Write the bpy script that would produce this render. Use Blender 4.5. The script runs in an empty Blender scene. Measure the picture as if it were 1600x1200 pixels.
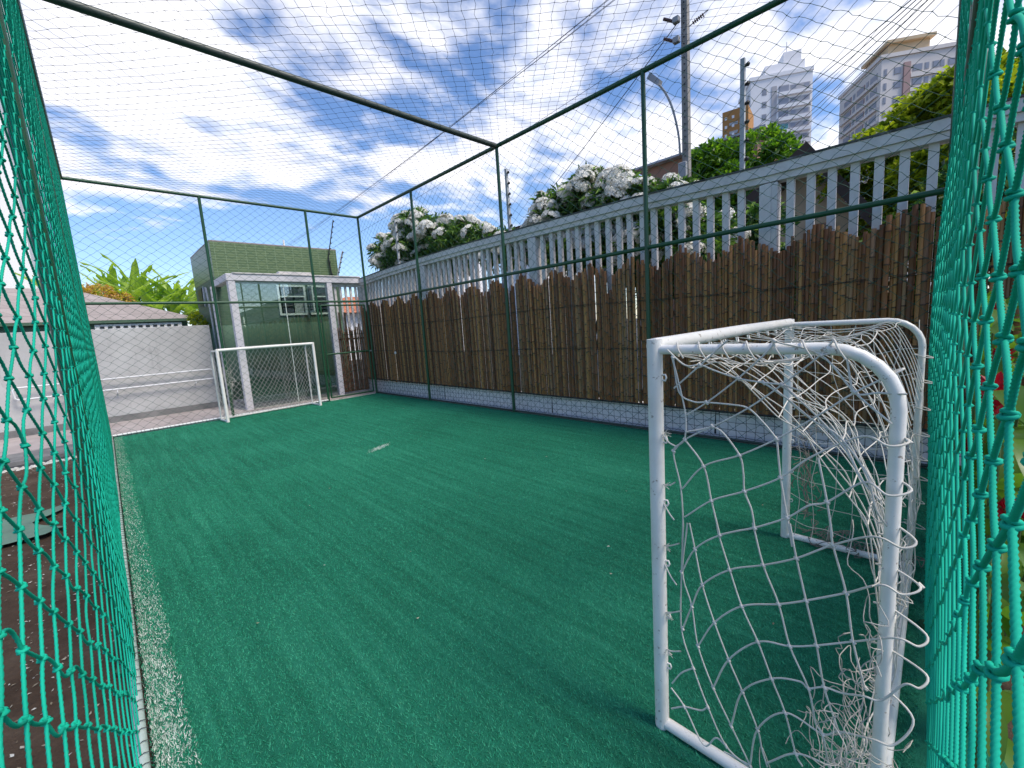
import bpy, bmesh, math, random
import numpy as np
from mathutils import Vector, Matrix
R = random.Random(7)
rng = np.random.default_rng(11)
PI = math.pi
scn = bpy.context.scene
COL = scn.collection

# ---------------------------------------------------------------- camera
CAM_POS = (0.0, 0.0, 1.3717)
YAW, PITCH, ROLL, FPX = 0.7718, -0.1361, -0.0670, 663.39
fwd = Vector((math.sin(YAW)*math.cos(PITCH), math.cos(YAW)*math.cos(PITCH), math.sin(PITCH)))
rgt = Vector((math.cos(YAW), -math.sin(YAW), 0))
upv = rgt.cross(fwd)
r2 = math.cos(ROLL)*rgt + math.sin(ROLL)*upv
u2 = -math.sin(ROLL)*rgt + math.cos(ROLL)*upv
cam = bpy.data.cameras.new('camera')
camo = bpy.data.objects.new('camera', cam)
COL.objects.link(camo)
camo.matrix_world = Matrix(((r2.x, u2.x, -fwd.x, CAM_POS[0]), (r2.y, u2.y, -fwd.y, CAM_POS[1]), (r2.z, u2.z, -fwd.z, CAM_POS[2]), (0, 0, 0, 1)))
cam.sensor_width = 36.0
cam.lens = 36.0*FPX/1600.0
cam.clip_start = 0.01
cam.clip_end = 2000
scn.camera = camo

# ---------------------------------------------------------------- light
SUN_DIR = Vector((0.14, -0.58, 0.80)).normalized()      # towards the sun
SUN_EL = math.asin(SUN_DIR.z)
SUN_AZ = math.atan2(SUN_DIR.x, SUN_DIR.y)
world = bpy.data.worlds.new('World')
scn.world = world
world.use_nodes = True
wn, wl = world.node_tree.nodes, world.node_tree.links
wn.clear()
wout = wn.new('ShaderNodeOutputWorld'); wbg = wn.new('ShaderNodeBackground')
wbg.inputs['Strength'].default_value = 0.10
sky = wn.new('ShaderNodeTexSky'); sky.sky_type = 'NISHITA'; sky.sun_disc = False
sky.sun_elevation = SUN_EL; sky.sun_rotation = SUN_AZ; sky.altitude = 0; sky.air_density = 1.0; sky.dust_density = 0.4; sky.ozone_density = 2.0
def W(t, **kw):
    n = wn.new(t)
    for k, v in kw.items(): setattr(n, k, v)
    return n
def wmath(op, a, b=None, clamp=False):
    n = W('ShaderNodeMath', operation=op); n.use_clamp = clamp
    for i, v in enumerate((a, b)):
        if v is None: continue
        if isinstance(v, (int, float)): n.inputs[i].default_value = v
        else: wl.new(v, n.inputs[i])
    return n.outputs[0]
tc = W('ShaderNodeTexCoord')
sep = W('ShaderNodeSeparateXYZ'); wl.new(tc.outputs['Generated'], sep.inputs[0])
zc = wmath('ADD', wmath('MAXIMUM', sep.outputs[2], 0.0), 0.14)
px_, py_ = wmath('DIVIDE', sep.outputs[0], zc), wmath('DIVIDE', sep.outputs[1], zc)
comb = W('ShaderNodeCombineXYZ'); wl.new(px_, comb.inputs[0]); wl.new(py_, comb.inputs[1])
mp = W('ShaderNodeMapping'); wl.new(comb.outputs[0], mp.inputs[0])
mp.inputs['Rotation'].default_value = (0, 0, math.radians(28)); mp.inputs['Scale'].default_value = (1.0, 1.35, 1.0)
mp.inputs['Location'].default_value = (3.1, 0.4, 0)
n1 = W('ShaderNodeTexNoise'); wl.new(mp.outputs[0], n1.inputs['Vector'])
n1.inputs['Scale'].default_value = 2.3; n1.inputs['Detail'].default_value = 9; n1.inputs['Roughness'].default_value = 0.52; n1.inputs['Distortion'].default_value = 0.45
n2 = W('ShaderNodeTexNoise'); wl.new(comb.outputs[0], n2.inputs['Vector'])
n2.inputs['Scale'].default_value = 0.55; n2.inputs['Detail'].default_value = 2
n1b = W('ShaderNodeTexNoise'); wl.new(mp.outputs[0], n1b.inputs['Vector']); n1b.inputs['Scale'].default_value = 6.5; n1b.inputs['Detail'].default_value = 5; n1b.inputs['Roughness'].default_value = 0.5
nmix = wmath('ADD', wmath('MULTIPLY', n1.outputs['Fac'], 0.68), wmath('MULTIPLY', n1b.outputs['Fac'], 0.32))
# the thick cloud bank low in the north, beside the long side of the pitch
dt = W('ShaderNodeVectorMath', operation='DOT_PRODUCT'); wl.new(tc.outputs['Generated'], dt.inputs[0]); dt.inputs[1].default_value = (0.03, 0.91, 0.41)
bank = W('ShaderNodeMapRange', interpolation_type='SMOOTHSTEP'); wl.new(dt.outputs['Value'], bank.inputs[0]); bank.inputs[1].default_value = 0.95; bank.inputs[2].default_value = 1.0; bank.inputs[4].default_value = 0.15
cov = wmath('ADD', wmath('ADD', nmix, bank.outputs[0]), wmath('MULTIPLY', wmath('SUBTRACT', n2.outputs['Fac'], 0.5), 0.75))
# clear air low in the sky to the north west, cloud bank towards the street
cov = wmath('ADD', cov, wmath('MULTIPLY', wmath('SUBTRACT', sep.outputs[0], 0.42), 0.16))
lowc = W('ShaderNodeMapRange'); wl.new(sep.outputs[2], lowc.inputs[0]); lowc.inputs[1].default_value = 0.17; lowc.inputs[2].default_value = 0.33; lowc.inputs[3].default_value = -0.19; lowc.inputs[4].default_value = 0.03
cov = wmath('ADD', cov, lowc.outputs[0])
ramp = W('ShaderNodeMapRange', interpolation_type='SMOOTHSTEP'); wl.new(cov, ramp.inputs[0])
ramp.inputs[1].default_value = 0.44; ramp.inputs[2].default_value = 0.64
hs = W('ShaderNodeHueSaturation'); wl.new(sky.outputs[0], hs.inputs['Color']); hs.inputs['Saturation'].default_value = 1.12; hs.inputs['Value'].default_value = 1.0
tint = W('ShaderNodeMix', data_type='RGBA', blend_type='MULTIPLY'); tint.inputs[0].default_value = 1.0
wl.new(hs.outputs[0], tint.inputs[6]); tint.inputs[7].default_value = (1.02, 1.02, 1.13, 1)
mixc = W('ShaderNodeMix', data_type='RGBA'); wl.new(ramp.outputs[0], mixc.inputs[0]); wl.new(tint.outputs[2], mixc.inputs[6])
n3 = W('ShaderNodeTexNoise'); wl.new(mp.outputs[0], n3.inputs['Vector']); n3.inputs['Scale'].default_value = 3.0; n3.inputs['Detail'].default_value = 4
cc = W('ShaderNodeMix', data_type='RGBA'); wl.new(n3.outputs['Fac'], cc.inputs[0]); cc.inputs[6].default_value = (3.9, 4.05, 5.1, 1); cc.inputs[7].default_value = (9.4, 9.3, 9.3, 1)
wl.new(cc.outputs[2], mixc.inputs[7])
wl.new(mixc.outputs[2], wbg.inputs['Color']); wl.new(wbg.outputs[0], wout.inputs['Surface'])

sun = bpy.data.lights.new('sun', 'SUN'); sun.energy = 2.0; sun.angle = math.radians(20); sun.color = (1.0, 0.93, 0.82)
suno = bpy.data.objects.new('sun', sun); COL.objects.link(suno)
suno.rotation_euler = SUN_DIR.to_track_quat('Z', 'Y').to_euler(); suno.location = (0, 0, 20)
vs = scn.view_settings
vs.view_transform = 'Standard'; vs.look = 'None'; vs.exposure = 0.90; vs.gamma = 1.0; vs.use_curve_mapping = False
scn.render.engine = 'CYCLES'
scn.cycles.max_bounces = 8; scn.cycles.transparent_max_bounces = 24; scn.cycles.caustics_reflective = False; scn.cycles.caustics_refractive = False

# ---------------------------------------------------------------- materials
class M:
    """small node helper: one Principled material"""
    def __init__(s, name, color=(.5, .5, .5), rough=.6, spec=.5, metal=0.0):
        s.m = bpy.data.materials.new(name); s.m.use_nodes = True
        s.n, s.l = s.m.node_tree.nodes, s.m.node_tree.links
        s.b = s.n['Principled BSDF']
        s.b.inputs['Base Color'].default_value = (*color, 1); s.b.inputs['Roughness'].default_value = rough
        s.b.inputs['Specular IOR Level'].default_value = spec; s.b.inputs['Metallic'].default_value = metal
        s.tc = s.n.new('ShaderNodeTexCoord')
    def node(s, t, **kw):
        n = s.n.new(t)
        for k, v in kw.items(): setattr(n, k, v)
        return n
    def vec(s, scale=(1, 1, 1), space='Object', rot=(0, 0, 0)):
        mp = s.node('ShaderNodeMapping'); s.l.new(s.tc.outputs[space], mp.inputs[0]); mp.inputs['Scale'].default_value = scale; mp.inputs['Rotation'].default_value = rot
        return mp.outputs[0]
    def noise(s, scale=5, detail=4, rough=.55, vec=None, dist=0):
        n = s.node('ShaderNodeTexNoise'); s.l.new(vec or s.tc.outputs['Object'], n.inputs['Vector'])
        n.inputs['Scale'].default_value = scale; n.inputs['Detail'].default_value = detail; n.inputs['Roughness'].default_value = rough; n.inputs['Distortion'].default_value = dist
        return n.outputs['Fac']
    def ramp(s, fac, stops):
        r = s.node('ShaderNodeValToRGB'); s.l.new(fac, r.inputs[0])
        e = r.color_ramp.elements
        while len(e) < len(stops): e.new(.5)
        for i, (p, c) in enumerate(stops):
            e[i].position = p; e[i].color = (*c, 1) if len(c) == 3 else c
        return r.outputs[0]
    def mix(s, fac, a, b, mode='MIX'):
        n = s.node('ShaderNodeMix', data_type='RGBA', blend_type=mode)
        for i, v in ((0, fac), (6, a), (7, b)):
            if isinstance(v, (int, float)): n.inputs[i].default_value = v
            elif isinstance(v, tuple): n.inputs[i].default_value = (*v, 1)
            else: s.l.new(v, n.inputs[i])
        return n.outputs[2]
    def math(s, op, a, b=None, clamp=False):
        n = s.node('ShaderNodeMath', operation=op); n.use_clamp = clamp
        for i, v in enumerate((a, b)):
            if v is None: continue
            if isinstance(v, (int, float)): n.inputs[i].default_value = v
            else: s.l.new(v, n.inputs[i])
        return n.outputs[0]
    def col(s, c): s.l.new(c, s.b.inputs['Base Color']); return s
    def bump(s, h, strength=.3, dist=.01):
        b = s.node('ShaderNodeBump'); b.inputs['Strength'].default_value = strength; b.inputs['Distance'].default_value = dist
        s.l.new(h, b.inputs['Height']); s.l.new(b.outputs[0], s.b.inputs['Normal']); return s
    def island(s): return s.node('ShaderNodeNewGeometry').outputs['Random Per Island']
    def objrand(s): return s.node('ShaderNodeObjectInfo').outputs['Random']
    def translucent(s, color, fac):
        t = s.node('ShaderNodeBsdfTranslucent'); mx = s.node('ShaderNodeMixShader'); mx.inputs[0].default_value = fac
        if isinstance(color, tuple): t.inputs[0].default_value = (*color, 1)
        else: s.l.new(color, t.inputs[0])
        s.l.new(s.b.outputs[0], mx.inputs[1]); s.l.new(t.outputs[0], mx.inputs[2])
        s.l.new(mx.outputs[0], s.n['Material Output'].inputs['Surface']); return s

def leafmat(name, stops, tr=.35, rough=.45, trc=None, vein=False):
    m = M(name, rough=rough, spec=.4)
    c = m.ramp(m.island(), stops)
    m.col(c); m.translucent(m.mix(1.0, c, trc or (1.5, 1.7, .8), 'MULTIPLY'), tr)
    return m.m

def paint(name, c, rough=.4, dirt=(.3, .28, .24), amt=.25, scale=6, bumpy=.1):
    m = M(name, c, rough)
    n = m.noise(scale, 6, .65)
    f = m.node('ShaderNodeMapRange'); m.l.new(n, f.inputs[0]); f.inputs[1].default_value = .45; f.inputs[2].default_value = .8; f.inputs[4].default_value = amt
    m.col(m.mix(f.outputs[0], c, tuple(dirt)))
    if name == 'white_goal_paint':
        r_ = m.node('ShaderNodeMapRange'); m.l.new(m.noise(38, 6, .75), r_.inputs[0]); r_.inputs[1].default_value = .615; r_.inputs[2].default_value = .65; r_.inputs[4].default_value = .8
        base = m.b.inputs['Base Color'].links[0].from_socket; m.col(m.mix(r_.outputs[0], base, (.24, .17, .12)))
    m.bump(m.noise(scale*8, 3), bumpy, .004)
    return m.m

MT = {}
m = M('net_rope', (.01, .36, .22), .75, .18)
m.col(m.ramp(m.noise(3.0, 3), [(.3, (.006, .34, .22)), (.7, (.012, .52, .34))])); m.translucent((.01, .5, .33), .12); MT['rope'] = m.m
m = M('net_cord_dark', (.02, .09, .06), .7); MT['cord'] = m.m  # one even dark green for the back, corner and street-side nets
m = M('roof_cord', (.012, .03, .035), .7); MT['roofcord'] = m.m
MT['white_cord'] = paint('white_goal_cord', (.66, .62, .56), .8, (.34, .32, .27), .5, 9, .05)
MT['tangle_cord'] = paint('soiled_goal_cord', (.50, .47, .42), .85, (.2, .19, .16), .7, 14, .05)
MT['pipe_green'] = paint('green_pipe_paint', (.009, .07, .028), .4, (.03, .05, .03), .5, 9)
MT['pipe_dark'] = paint('dark_pipe_paint', (.03, .045, .035), .45, (.07, .06, .05), .5, 9)
MT['pipe_pale'] = paint('pale_pipe_paint', (.45, .55, .5), .5, (.2, .2, .16), .5, 12)
MT['goal'] = paint('white_goal_paint', (.82, .79, .75), .35, (.42, .38, .3), .35, 7, .12)
MT['tie'] = M('black_tie', (.012, .014, .014), .6).m

# artificial turf
m = M('turf_base', (.01, .17, .1), .85, .2)
vy = m.vec((9, .35, 1)); streak = m.noise(2.2, 5, .6, vy)
big = m.noise(.7, 3, .5); fine = m.noise(170, 3, .7)
c = m.ramp(m.math('ADD', m.math('MULTIPLY', streak, .62), m.math('MULTIPLY', big, .38)), [(.36, (.010, .14, .078)), (.5, (.016, .20, .115)), (.64, (.028, .27, .16))])
c = m.mix(m.math('MULTIPLY', fine, .6), c, (.004, .06, .035))
m.col(c); m.bump(m.noise(230, 2, .8), .8, .008); MT['turf'] = m.m
m = M('turf_fibre', (.01, .2, .12), .6, .35)
vy = m.vec((9, .35, 1)); streak = m.noise(2.2, 5, .6, vy); big = m.noise(.7, 3, .5)
c = m.ramp(m.math('ADD', m.math('MULTIPLY', streak, .62), m.math('MULTIPLY', big, .38)), [(.36, (.024, .31, .17)), (.5, (.036, .39, .22)), (.64, (.065, .48, .28))])
c2 = m.mix(m.math('MULTIPLY', m.island(), .72), c, (.005, .085, .045)); m.col(c2); m.translucent((.02, .3, .17), .2); MT['fibre'] = m.m
m = M('turf_line_fibre', (.7, .75, .7), .6, .3)
m.col(m.ramp(m.island(), [(.0, (.25, .42, .34)), (.45, (.6, .66, .6)), (1, (.8, .82, .78))])); MT['line'] = m.m
m = M('worn_line_paint', (.4, .5, .45), .9, .2); m.col(m.ramp(m.noise(60, 5, .8), [(.35, (.02, .18, .11)), (.55, (.30, .42, .36)), (.7, (.62, .66, .62))])); m.bump(m.noise(200, 2), .6, .006); MT['linebase'] = m.m

m = M('packed_soil', (.1, .06, .04), .95, .2)
n = m.noise(1.7, 8, .7); n2_ = m.noise(40, 4, .7)
c = m.ramp(n, [(.3, (.05, .03, .018)), (.5, (.11, .07, .045)), (.7, (.18, .13, .09))])
c = m.mix(m.math('MULTIPLY', n2_, .6), c, (.03, .018, .012)); m.col(c); m.bump(m.noise(26, 8, .7), .9, .03); MT['soil'] = m.m
def concrete(name, c1, c2, c3, scale=1.5, stain=None):
    m = M(name, c2, .85, .3)
    c = m.ramp(m.noise(scale, 8, .65), [(.3, c1), (.5, c2), (.72, c3)])
    if stain:
        v = m.vec((1.6, 1.6, .35)); s = m.noise(3.4, 7, .75, v)
        f = m.node('ShaderNodeMapRange'); m.l.new(s, f.inputs[0]); f.inputs[1].default_value = .55; f.inputs[2].default_value = .72; f.inputs[4].default_value = .55
        c = m.mix(f.outputs[0], c, stain)
    m.col(c); m.bump(m.noise(60, 6, .7), .25, .006); return m.m
MT['pavement'] = concrete('pink_pavement', (.3, .25, .24), (.42, .36, .34), (.5, .44, .42))
MT['path'] = concrete('grey_path', (.12, .12, .12), (.2, .195, .19), (.28, .27, .26), 2.5)
MT['backwall'] = concrete('stained_white_wall', (.38, .37, .365), (.47, .46, .45), (.55, .54, .53), 1.2, (.2, .19, .19))
MT['whitewall'] = paint('white_wall_paint', (.88, .84, .82), .7, (.3, .3, .3), .35, 2.5)
MT['fence'] = paint('weathered_white_concrete', (.72, .67, .65), .75, (.2, .2, .19), .4, 5.5, .08)
m = M('mouldy_coping', (.3, .3, .3), .8); c = m.ramp(m.noise(5, 8, .7), [(.35, (.025, .025, .022)), (.55, (.10, .10, .095)), (.75, (.35, .35, .35))]); m.col(c); MT['mould'] = m.m
MT['street'] = concrete('street_asphalt', (.04, .04, .042), (.055, .055, .057), (.075, .073, .07), 2)
MT['curb'] = concrete('concrete_curb', (.25, .25, .22), (.42, .42, .38), (.55, .55, .5), 9)
MT['rail_white'] = paint('white_rail_paint', (.75, .75, .75), .5)
MT['lilac'] = paint('pale_lilac_concrete', (.66, .63, .66), .6, (.35, .35, .38), .3, 3)

m = M('bamboo_cane', (.2, .12, .06), .55, .35)
r_ = m.objrand(); base = m.ramp(r_, [(.0, (.12, .038, .015)), (.3, (.25, .092, .032)), (.55, (.45, .185, .058)), (.76, (.66, .33, .10)), (.88, (.40, .24, .13)), (1, (.16, .055, .02))])
v = m.vec((30, 30, 1.6)); st = m.noise(1.5, 6, .7, v); c = m.mix(m.math('MULTIPLY', st, .6), base, (.06, .034, .018))
v2 = m.vec((4, 4, 2.5)); c = m.mix(m.math('MULTIPLY', m.noise(1.2, 3, .6, v2), .25), c, (.40, .19, .07))
m.col(c); m.bump(st, .35, .004); MT['cane'] = m.m
m = M('bamboo_cane_far', (.2, .12, .06), .55, .35)
r_ = m.island(); base = m.ramp(r_, [(.0, (.12, .038, .015)), (.3, (.25, .092, .032)), (.55, (.45, .185, .058)), (.76, (.66, .33, .10)), (.88, (.40, .24, .13)), (1, (.16, .055, .02))])
v = m.vec((30, 30, 1.6)); m.col(m.mix(m.math('MULTIPLY', m.noise(1.5, 6, .7, v), .6), base, (.06, .034, .018))); MT['cane_far'] = m.m
MT['cane_node'] = M('bamboo_node', (.085, .045, .025), .7).m
m = M('bamboo_gate_cane', (.2, .09, .04), .55)
base = m.ramp(m.objrand(), [(0, (.08, .03, .015)), (.5, (.19, .085, .035)), (1, (.28, .14, .06))]); v = m.vec((30, 30, 2)); m.col(m.mix(m.math('MULTIPLY', m.noise(1.5, 6, .7, v), .6), base, (.05, .025, .015))); MT['gatecane'] = m.m
MT['wire'] = M('rusty_wire', (.03, .024, .018), .7).m

def tile(name, c1, c2, mortar, sw, sh, rough=.3, off=.5, bumpd=.004):
    """wall tiles on a vertical face; the face is x/y along, z up"""
    m = M(name, c1, rough, .5)
    s = m.node('ShaderNodeSeparateXYZ'); m.l.new(m.tc.outputs['Object'], s.inputs[0])
    cb = m.node('ShaderNodeCombineXYZ'); m.l.new(m.math('ADD', s.outputs[0], s.outputs[1]), cb.inputs[0]); m.l.new(s.outputs[2], cb.inputs[1])
    b = m.node('ShaderNodeTexBrick'); m.l.new(cb.outputs[0], b.inputs['Vector'])
    b.offset = off; b.inputs['Scale'].default_value = 1.0; b.inputs['Brick Width'].default_value = sw; b.inputs['Row Height'].default_value = sh
    b.inputs['Mortar Size'].default_value = .006; b.inputs['Color1'].default_value = (*c1, 1); b.inputs['Color2'].default_value = (*c2, 1); b.inputs['Mortar'].default_value = (*mortar, 1)
    m.col(m.mix(m.math('MULTIPLY', m.noise(1.2, 5, .6), .4), b.outputs['Color'], tuple(x*.55 for x in c1)))
    m.bump(m.math('SUBTRACT', 1.0, b.outputs['Fac']), .6, bumpd)
    return m.m
MT['green_tile'] = tile('green_wall_tile', (.10, .155, .065), (.14, .20, .085), (.22, .30, .17), .2, .056, .3, off=0)
MT['green_dark_tile'] = tile('dark_green_wall_tile', (.06, .12, .07), (.08, .155, .09), (.10, .16, .11), .2, .056, .6, off=0)
MT['green_plaster'] = paint('green_plaster', (.14, .24, .165), .6, (.06, .12, .08), .4, 1.5)
MT['roof_grey'] = tile('grey_roof_tile', (.34, .29, .27), (.40, .34, .32), (.25, .21, .20), .25, .2, .8)
MT['roof_orange'] = tile('orange_roof_tile', (.50, .15, .07), (.6, .22, .1), (.2, .07, .04), .22, .18, .8)
MT['dark'] = M('opening_shade_black', (.01, .011, .012), .4).m  # near black: the shade inside openings is put into the colour
MT['frame_pale'] = paint('pale_window_frame', (.62, .7, .66), .45)
m = M('booth_glass', (.6, .75, .7), .02, .5)
t = m.node('ShaderNodeBsdfTransparent'); t.inputs[0].default_value = (.88, .95, .91, 1); g = m.node('ShaderNodeBsdfGlossy'); g.inputs['Roughness'].default_value = .01
mx = m.node('ShaderNodeMixShader'); fr = m.node('ShaderNodeFresnel'); fr.inputs[0].default_value = 2.5
m.l.new(fr.outputs[0], mx.inputs[0]); m.l.new(t.outputs[0], mx.inputs[1]); m.l.new(g.outputs[0], mx.inputs[2]); m.l.new(mx.outputs[0], m.n['Material Output'].inputs['Surface']); MT['glass'] = m.m
m = M('window_glass', (.05, .07, .08), .12, .5); MT['winglass'] = m.m
m = M('haze_pale_glass', (.27, .28, .33), .3, .5); MT['farglass'] = m.m  # panes lightened: distance haze is put into the colour
m = M('balcony_glass', (.12, .35, .34), .1, .8); MT['tealglass'] = m.m
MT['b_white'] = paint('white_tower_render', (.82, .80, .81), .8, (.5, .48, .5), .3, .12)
MT['b_shade'] = paint('grey_and_recess_shade', (.42, .41, .43), .8)  # grey puts recess and underside shade into the colour; also plain grey parts
MT['b_cream'] = paint('cream_tower_render', (.74, .67, .62), .8, (.45, .38, .35), .4, .12)
MT['b_tan'] = paint('tan_roof_render', (.62, .46, .28), .8, (.35, .27, .18), .4, .3)
MT['b_pink'] = paint('pink_band_render', (.42, .27, .25), .8)
MT['b_orange'] = paint('orange_render', (.42, .2, .06), .8, (.3, .15, .05), .4, .3)
MT['brick'] = paint('pink_house_render', (.36, .19, .13), .85, (.2, .1, .07), .5, 2)
MT['sand'] = paint('sand_house_render', (.55, .40, .26), .85, (.3, .2, .13), .4, 1)
MT['darkwood'] = paint('dark_brown_eave', (.05, .028, .018), .7, (.02, .012, .01), .5, 4)
MT['pole'] = concrete('pole_concrete', (.16, .15, .14), (.25, .235, .22), (.34, .32, .30), 5)
MT['steel'] = paint('grey_steel', (.30, .30, .31), .45, (.15, .15, .15), .4, 5)
MT['black'] = M('black_cable', (.012, .012, .014), .6).m
MT['ceramic'] = M('brown_insulator', (.07, .03, .02), .3).m
MT['post_grey'] = paint('grey_fence_rod', (.42, .43, .45), .5)
MT['bark'] = concrete('tree_bark', (.05, .038, .028), (.1, .08, .06), (.16, .13, .1), 6)
MT['leaf_dark'] = leafmat('shrub_leaf', [(0, (.03, .07, .02)), (.5, (.07, .15, .03)), (.85, (.15, .27, .05)), (1, (.3, .42, .1))])
MT['leaf_tree'] = leafmat('tree_leaf', [(0, (.035, .09, .012)), (.5, (.095, .21, .018)), (1, (.22, .36, .03))], .45)
MT['leaf_yellow'] = leafmat('sunlit_tree_leaf', [(0, (.08, .13, .012)), (.4, (.24, .30, .02)), (1, (.48, .48, .03))], .45)  # the yellow of strong sunlight is put into the leaf colour
MT['leaf_vine'] = leafmat('vine_leaf', [(0, (.012, .035, .012)), (.6, (.03, .08, .02)), (.9, (.10, .19, .04)), (1, (.3, .4, .15))])
MT['leaf_banana'] = leafmat('banana_leaf', [(0, (.16, .28, .04)), (.5, (.33, .46, .07)), (1, (.52, .58, .16))], .4, .4)
MT['leaf_ginger'] = leafmat('ginger_leaf', [(0, (.03, .08, .015)), (.5, (.08, .17, .025)), (.85, (.17, .28, .045)), (1, (.32, .38, .08))], .4, .35)
MT['croton'] = leafmat('croton_leaf', [(0, (.45, .16, .10)), (.3, (.62, .45, .06)), (.6, (.68, .58, .08)), (.8, (.6, .34, .26)), (1, (.35, .42, .06))], .35)
MT['petal'] = leafmat('white_petal', [(0, (.74, .72, .66)), (1, (.9, .88, .83))], .3, .6, (1, 1, .95))
MT['ginger_red'] = leafmat('ginger_bract', [(0, (.35, .008, .02)), (1, (.62, .02, .05))], .25, .45, (1.2, .6, .6))
MT['stem'] = M('green_stem', (.08, .12, .03), .6).m
MT['tarp'] = paint('faded_green_tarp', (.13, .22, .16), .75, (.06, .09, .07), .5, 3, .4)
MT['pebble'] = concrete('white_pebble', (.4, .38, .34), (.55, .52, .47), (.68, .66, .6), 12)
MT['chip'] = leafmat('dry_leaf_scrap', [(0, (.2, .15, .09)), (.6, (.4, .36, .28)), (1, (.65, .62, .55))], .1, .8, (1, 1, 1))

# ---------------------------------------------------------------- object helpers
def link(name, me, mat, parent=None):
    o = bpy.data.objects.new(name, me); COL.objects.link(o)
    if mat and not me.materials:
        for x in (mat if isinstance(mat, (list, tuple)) else [mat]): me.materials.append(x)
    if parent:
        o.parent = parent; o.matrix_parent_inverse = parent.matrix_world.inverted() if parent.matrix_world else Matrix()
    return o
def thing(name, loc, label, cat, group=None):
    o = bpy.data.objects.new(name, None); COL.objects.link(o); o.location = loc; o.empty_display_size = .2
    o['label'] = label; o['category'] = cat
    if group: o['group'] = group
    o.matrix_world = Matrix.Translation(Vector(loc))
    return o
def tag(o, label, cat, group=None):
    o['label'] = label; o['category'] = cat
    if group: o['group'] = group
    return o
def struct(o): o['kind'] = 'structure'; return o
def stuff(o): o['kind'] = 'stuff'; return o

def mesh_np(name, V, F, smooth=False, mats=None):
    """V (n,3), F list of (m,k) index arrays; mats optional list of int per block"""
    me = bpy.data.meshes.new(name)
    V = np.asarray(V, dtype=np.float32).reshape(-1, 3)
    Fs = [np.asarray(f, dtype=np.int32) for f in (F if isinstance(F, list) else [F])]
    me.vertices.add(len(V)); me.vertices.foreach_set('co', V.ravel())
    nl = sum(f.size for f in Fs); npoly = sum(len(f) for f in Fs)
    me.loops.add(nl); me.polygons.add(npoly)
    me.loops.foreach_set('vertex_index', np.concatenate([f.ravel() for f in Fs]))
    tot = np.concatenate([np.full(len(f), f.shape[1]) for f in Fs]); st = np.concatenate([[0], np.cumsum(tot)[:-1]])
    me.polygons.foreach_set('loop_start', st.astype(np.int32))
    if mats is not None:
        me.polygons.foreach_set('material_index', np.concatenate([np.full(len(f), k) for f, k in zip(Fs, mats)]).astype(np.int32))
    me.polygons.foreach_set('use_smooth', np.full(npoly, bool(smooth)))
    me.update(calc_edges=True); me.validate()
    return me

def sweep(P, rad, sides=4, phase=None, lobes=0, twist=0.0):
    """P (N,K,3) poly lines -> verts, quads. twist: turns of a three strand rope along each line"""
    P = np.asarray(P, float); N, K, _ = P.shape
    T = np.gradient(P, axis=1); T /= (np.linalg.norm(T, axis=2, keepdims=True)+1e-12)
    ref = np.where(np.abs(T[:, 0, 2:3]) > .92, np.array([1., 0, 0]), np.array([0, 0, 1.]))
    A = np.zeros_like(T); A[:, 0] = np.cross(T[:, 0], ref)
    for k in range(K):
        a_ = A[:, max(k-1, 0)]; a_ = a_ - (a_*T[:, k]).sum(1, keepdims=True)*T[:, k]
        A[:, k] = a_/(np.linalg.norm(a_, axis=1, keepdims=True)+1e-12)
    B = np.cross(T, A)
    ang = np.arange(sides)*2*PI/sides
    rr = np.broadcast_to(np.asarray(rad, float).reshape(-1, 1, 1) if np.ndim(rad) else rad, (N, K, sides)).astype(float).copy()
    a = np.broadcast_to(ang, (N, K, sides)).copy()
    if lobes:
        t = np.linspace(0, twist*2*PI, K)[None, :, None]
        rr = rr*(1 + .20*np.cos(lobes*(a - t)))
    V = P[:, :, None, :] + rr[..., None]*(np.cos(a)[..., None]*A[:, :, None, :] + np.sin(a)[..., None]*B[:, :, None, :])
    idx = np.arange(N*K*sides).reshape(N, K, sides)
    nx = np.roll(idx, -1, axis=2)
    F = np.stack([idx[:, :-1], nx[:, :-1], nx[:, 1:], idx[:, 1:]], axis=-1).reshape(-1, 4)
    return V.reshape(-1, 3), F
def joinvf(parts):
    Vs, Fs, o = [], {}, 0
    for V, F in parts:
        V = np.asarray(V, float).reshape(-1, 3)
        F = np.asarray(F); Fs.setdefault(F.shape[1], []).append(F+o); Vs.append(V); o += len(V)
    return np.concatenate(Vs), [np.concatenate(f) for f in Fs.values()]

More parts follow.
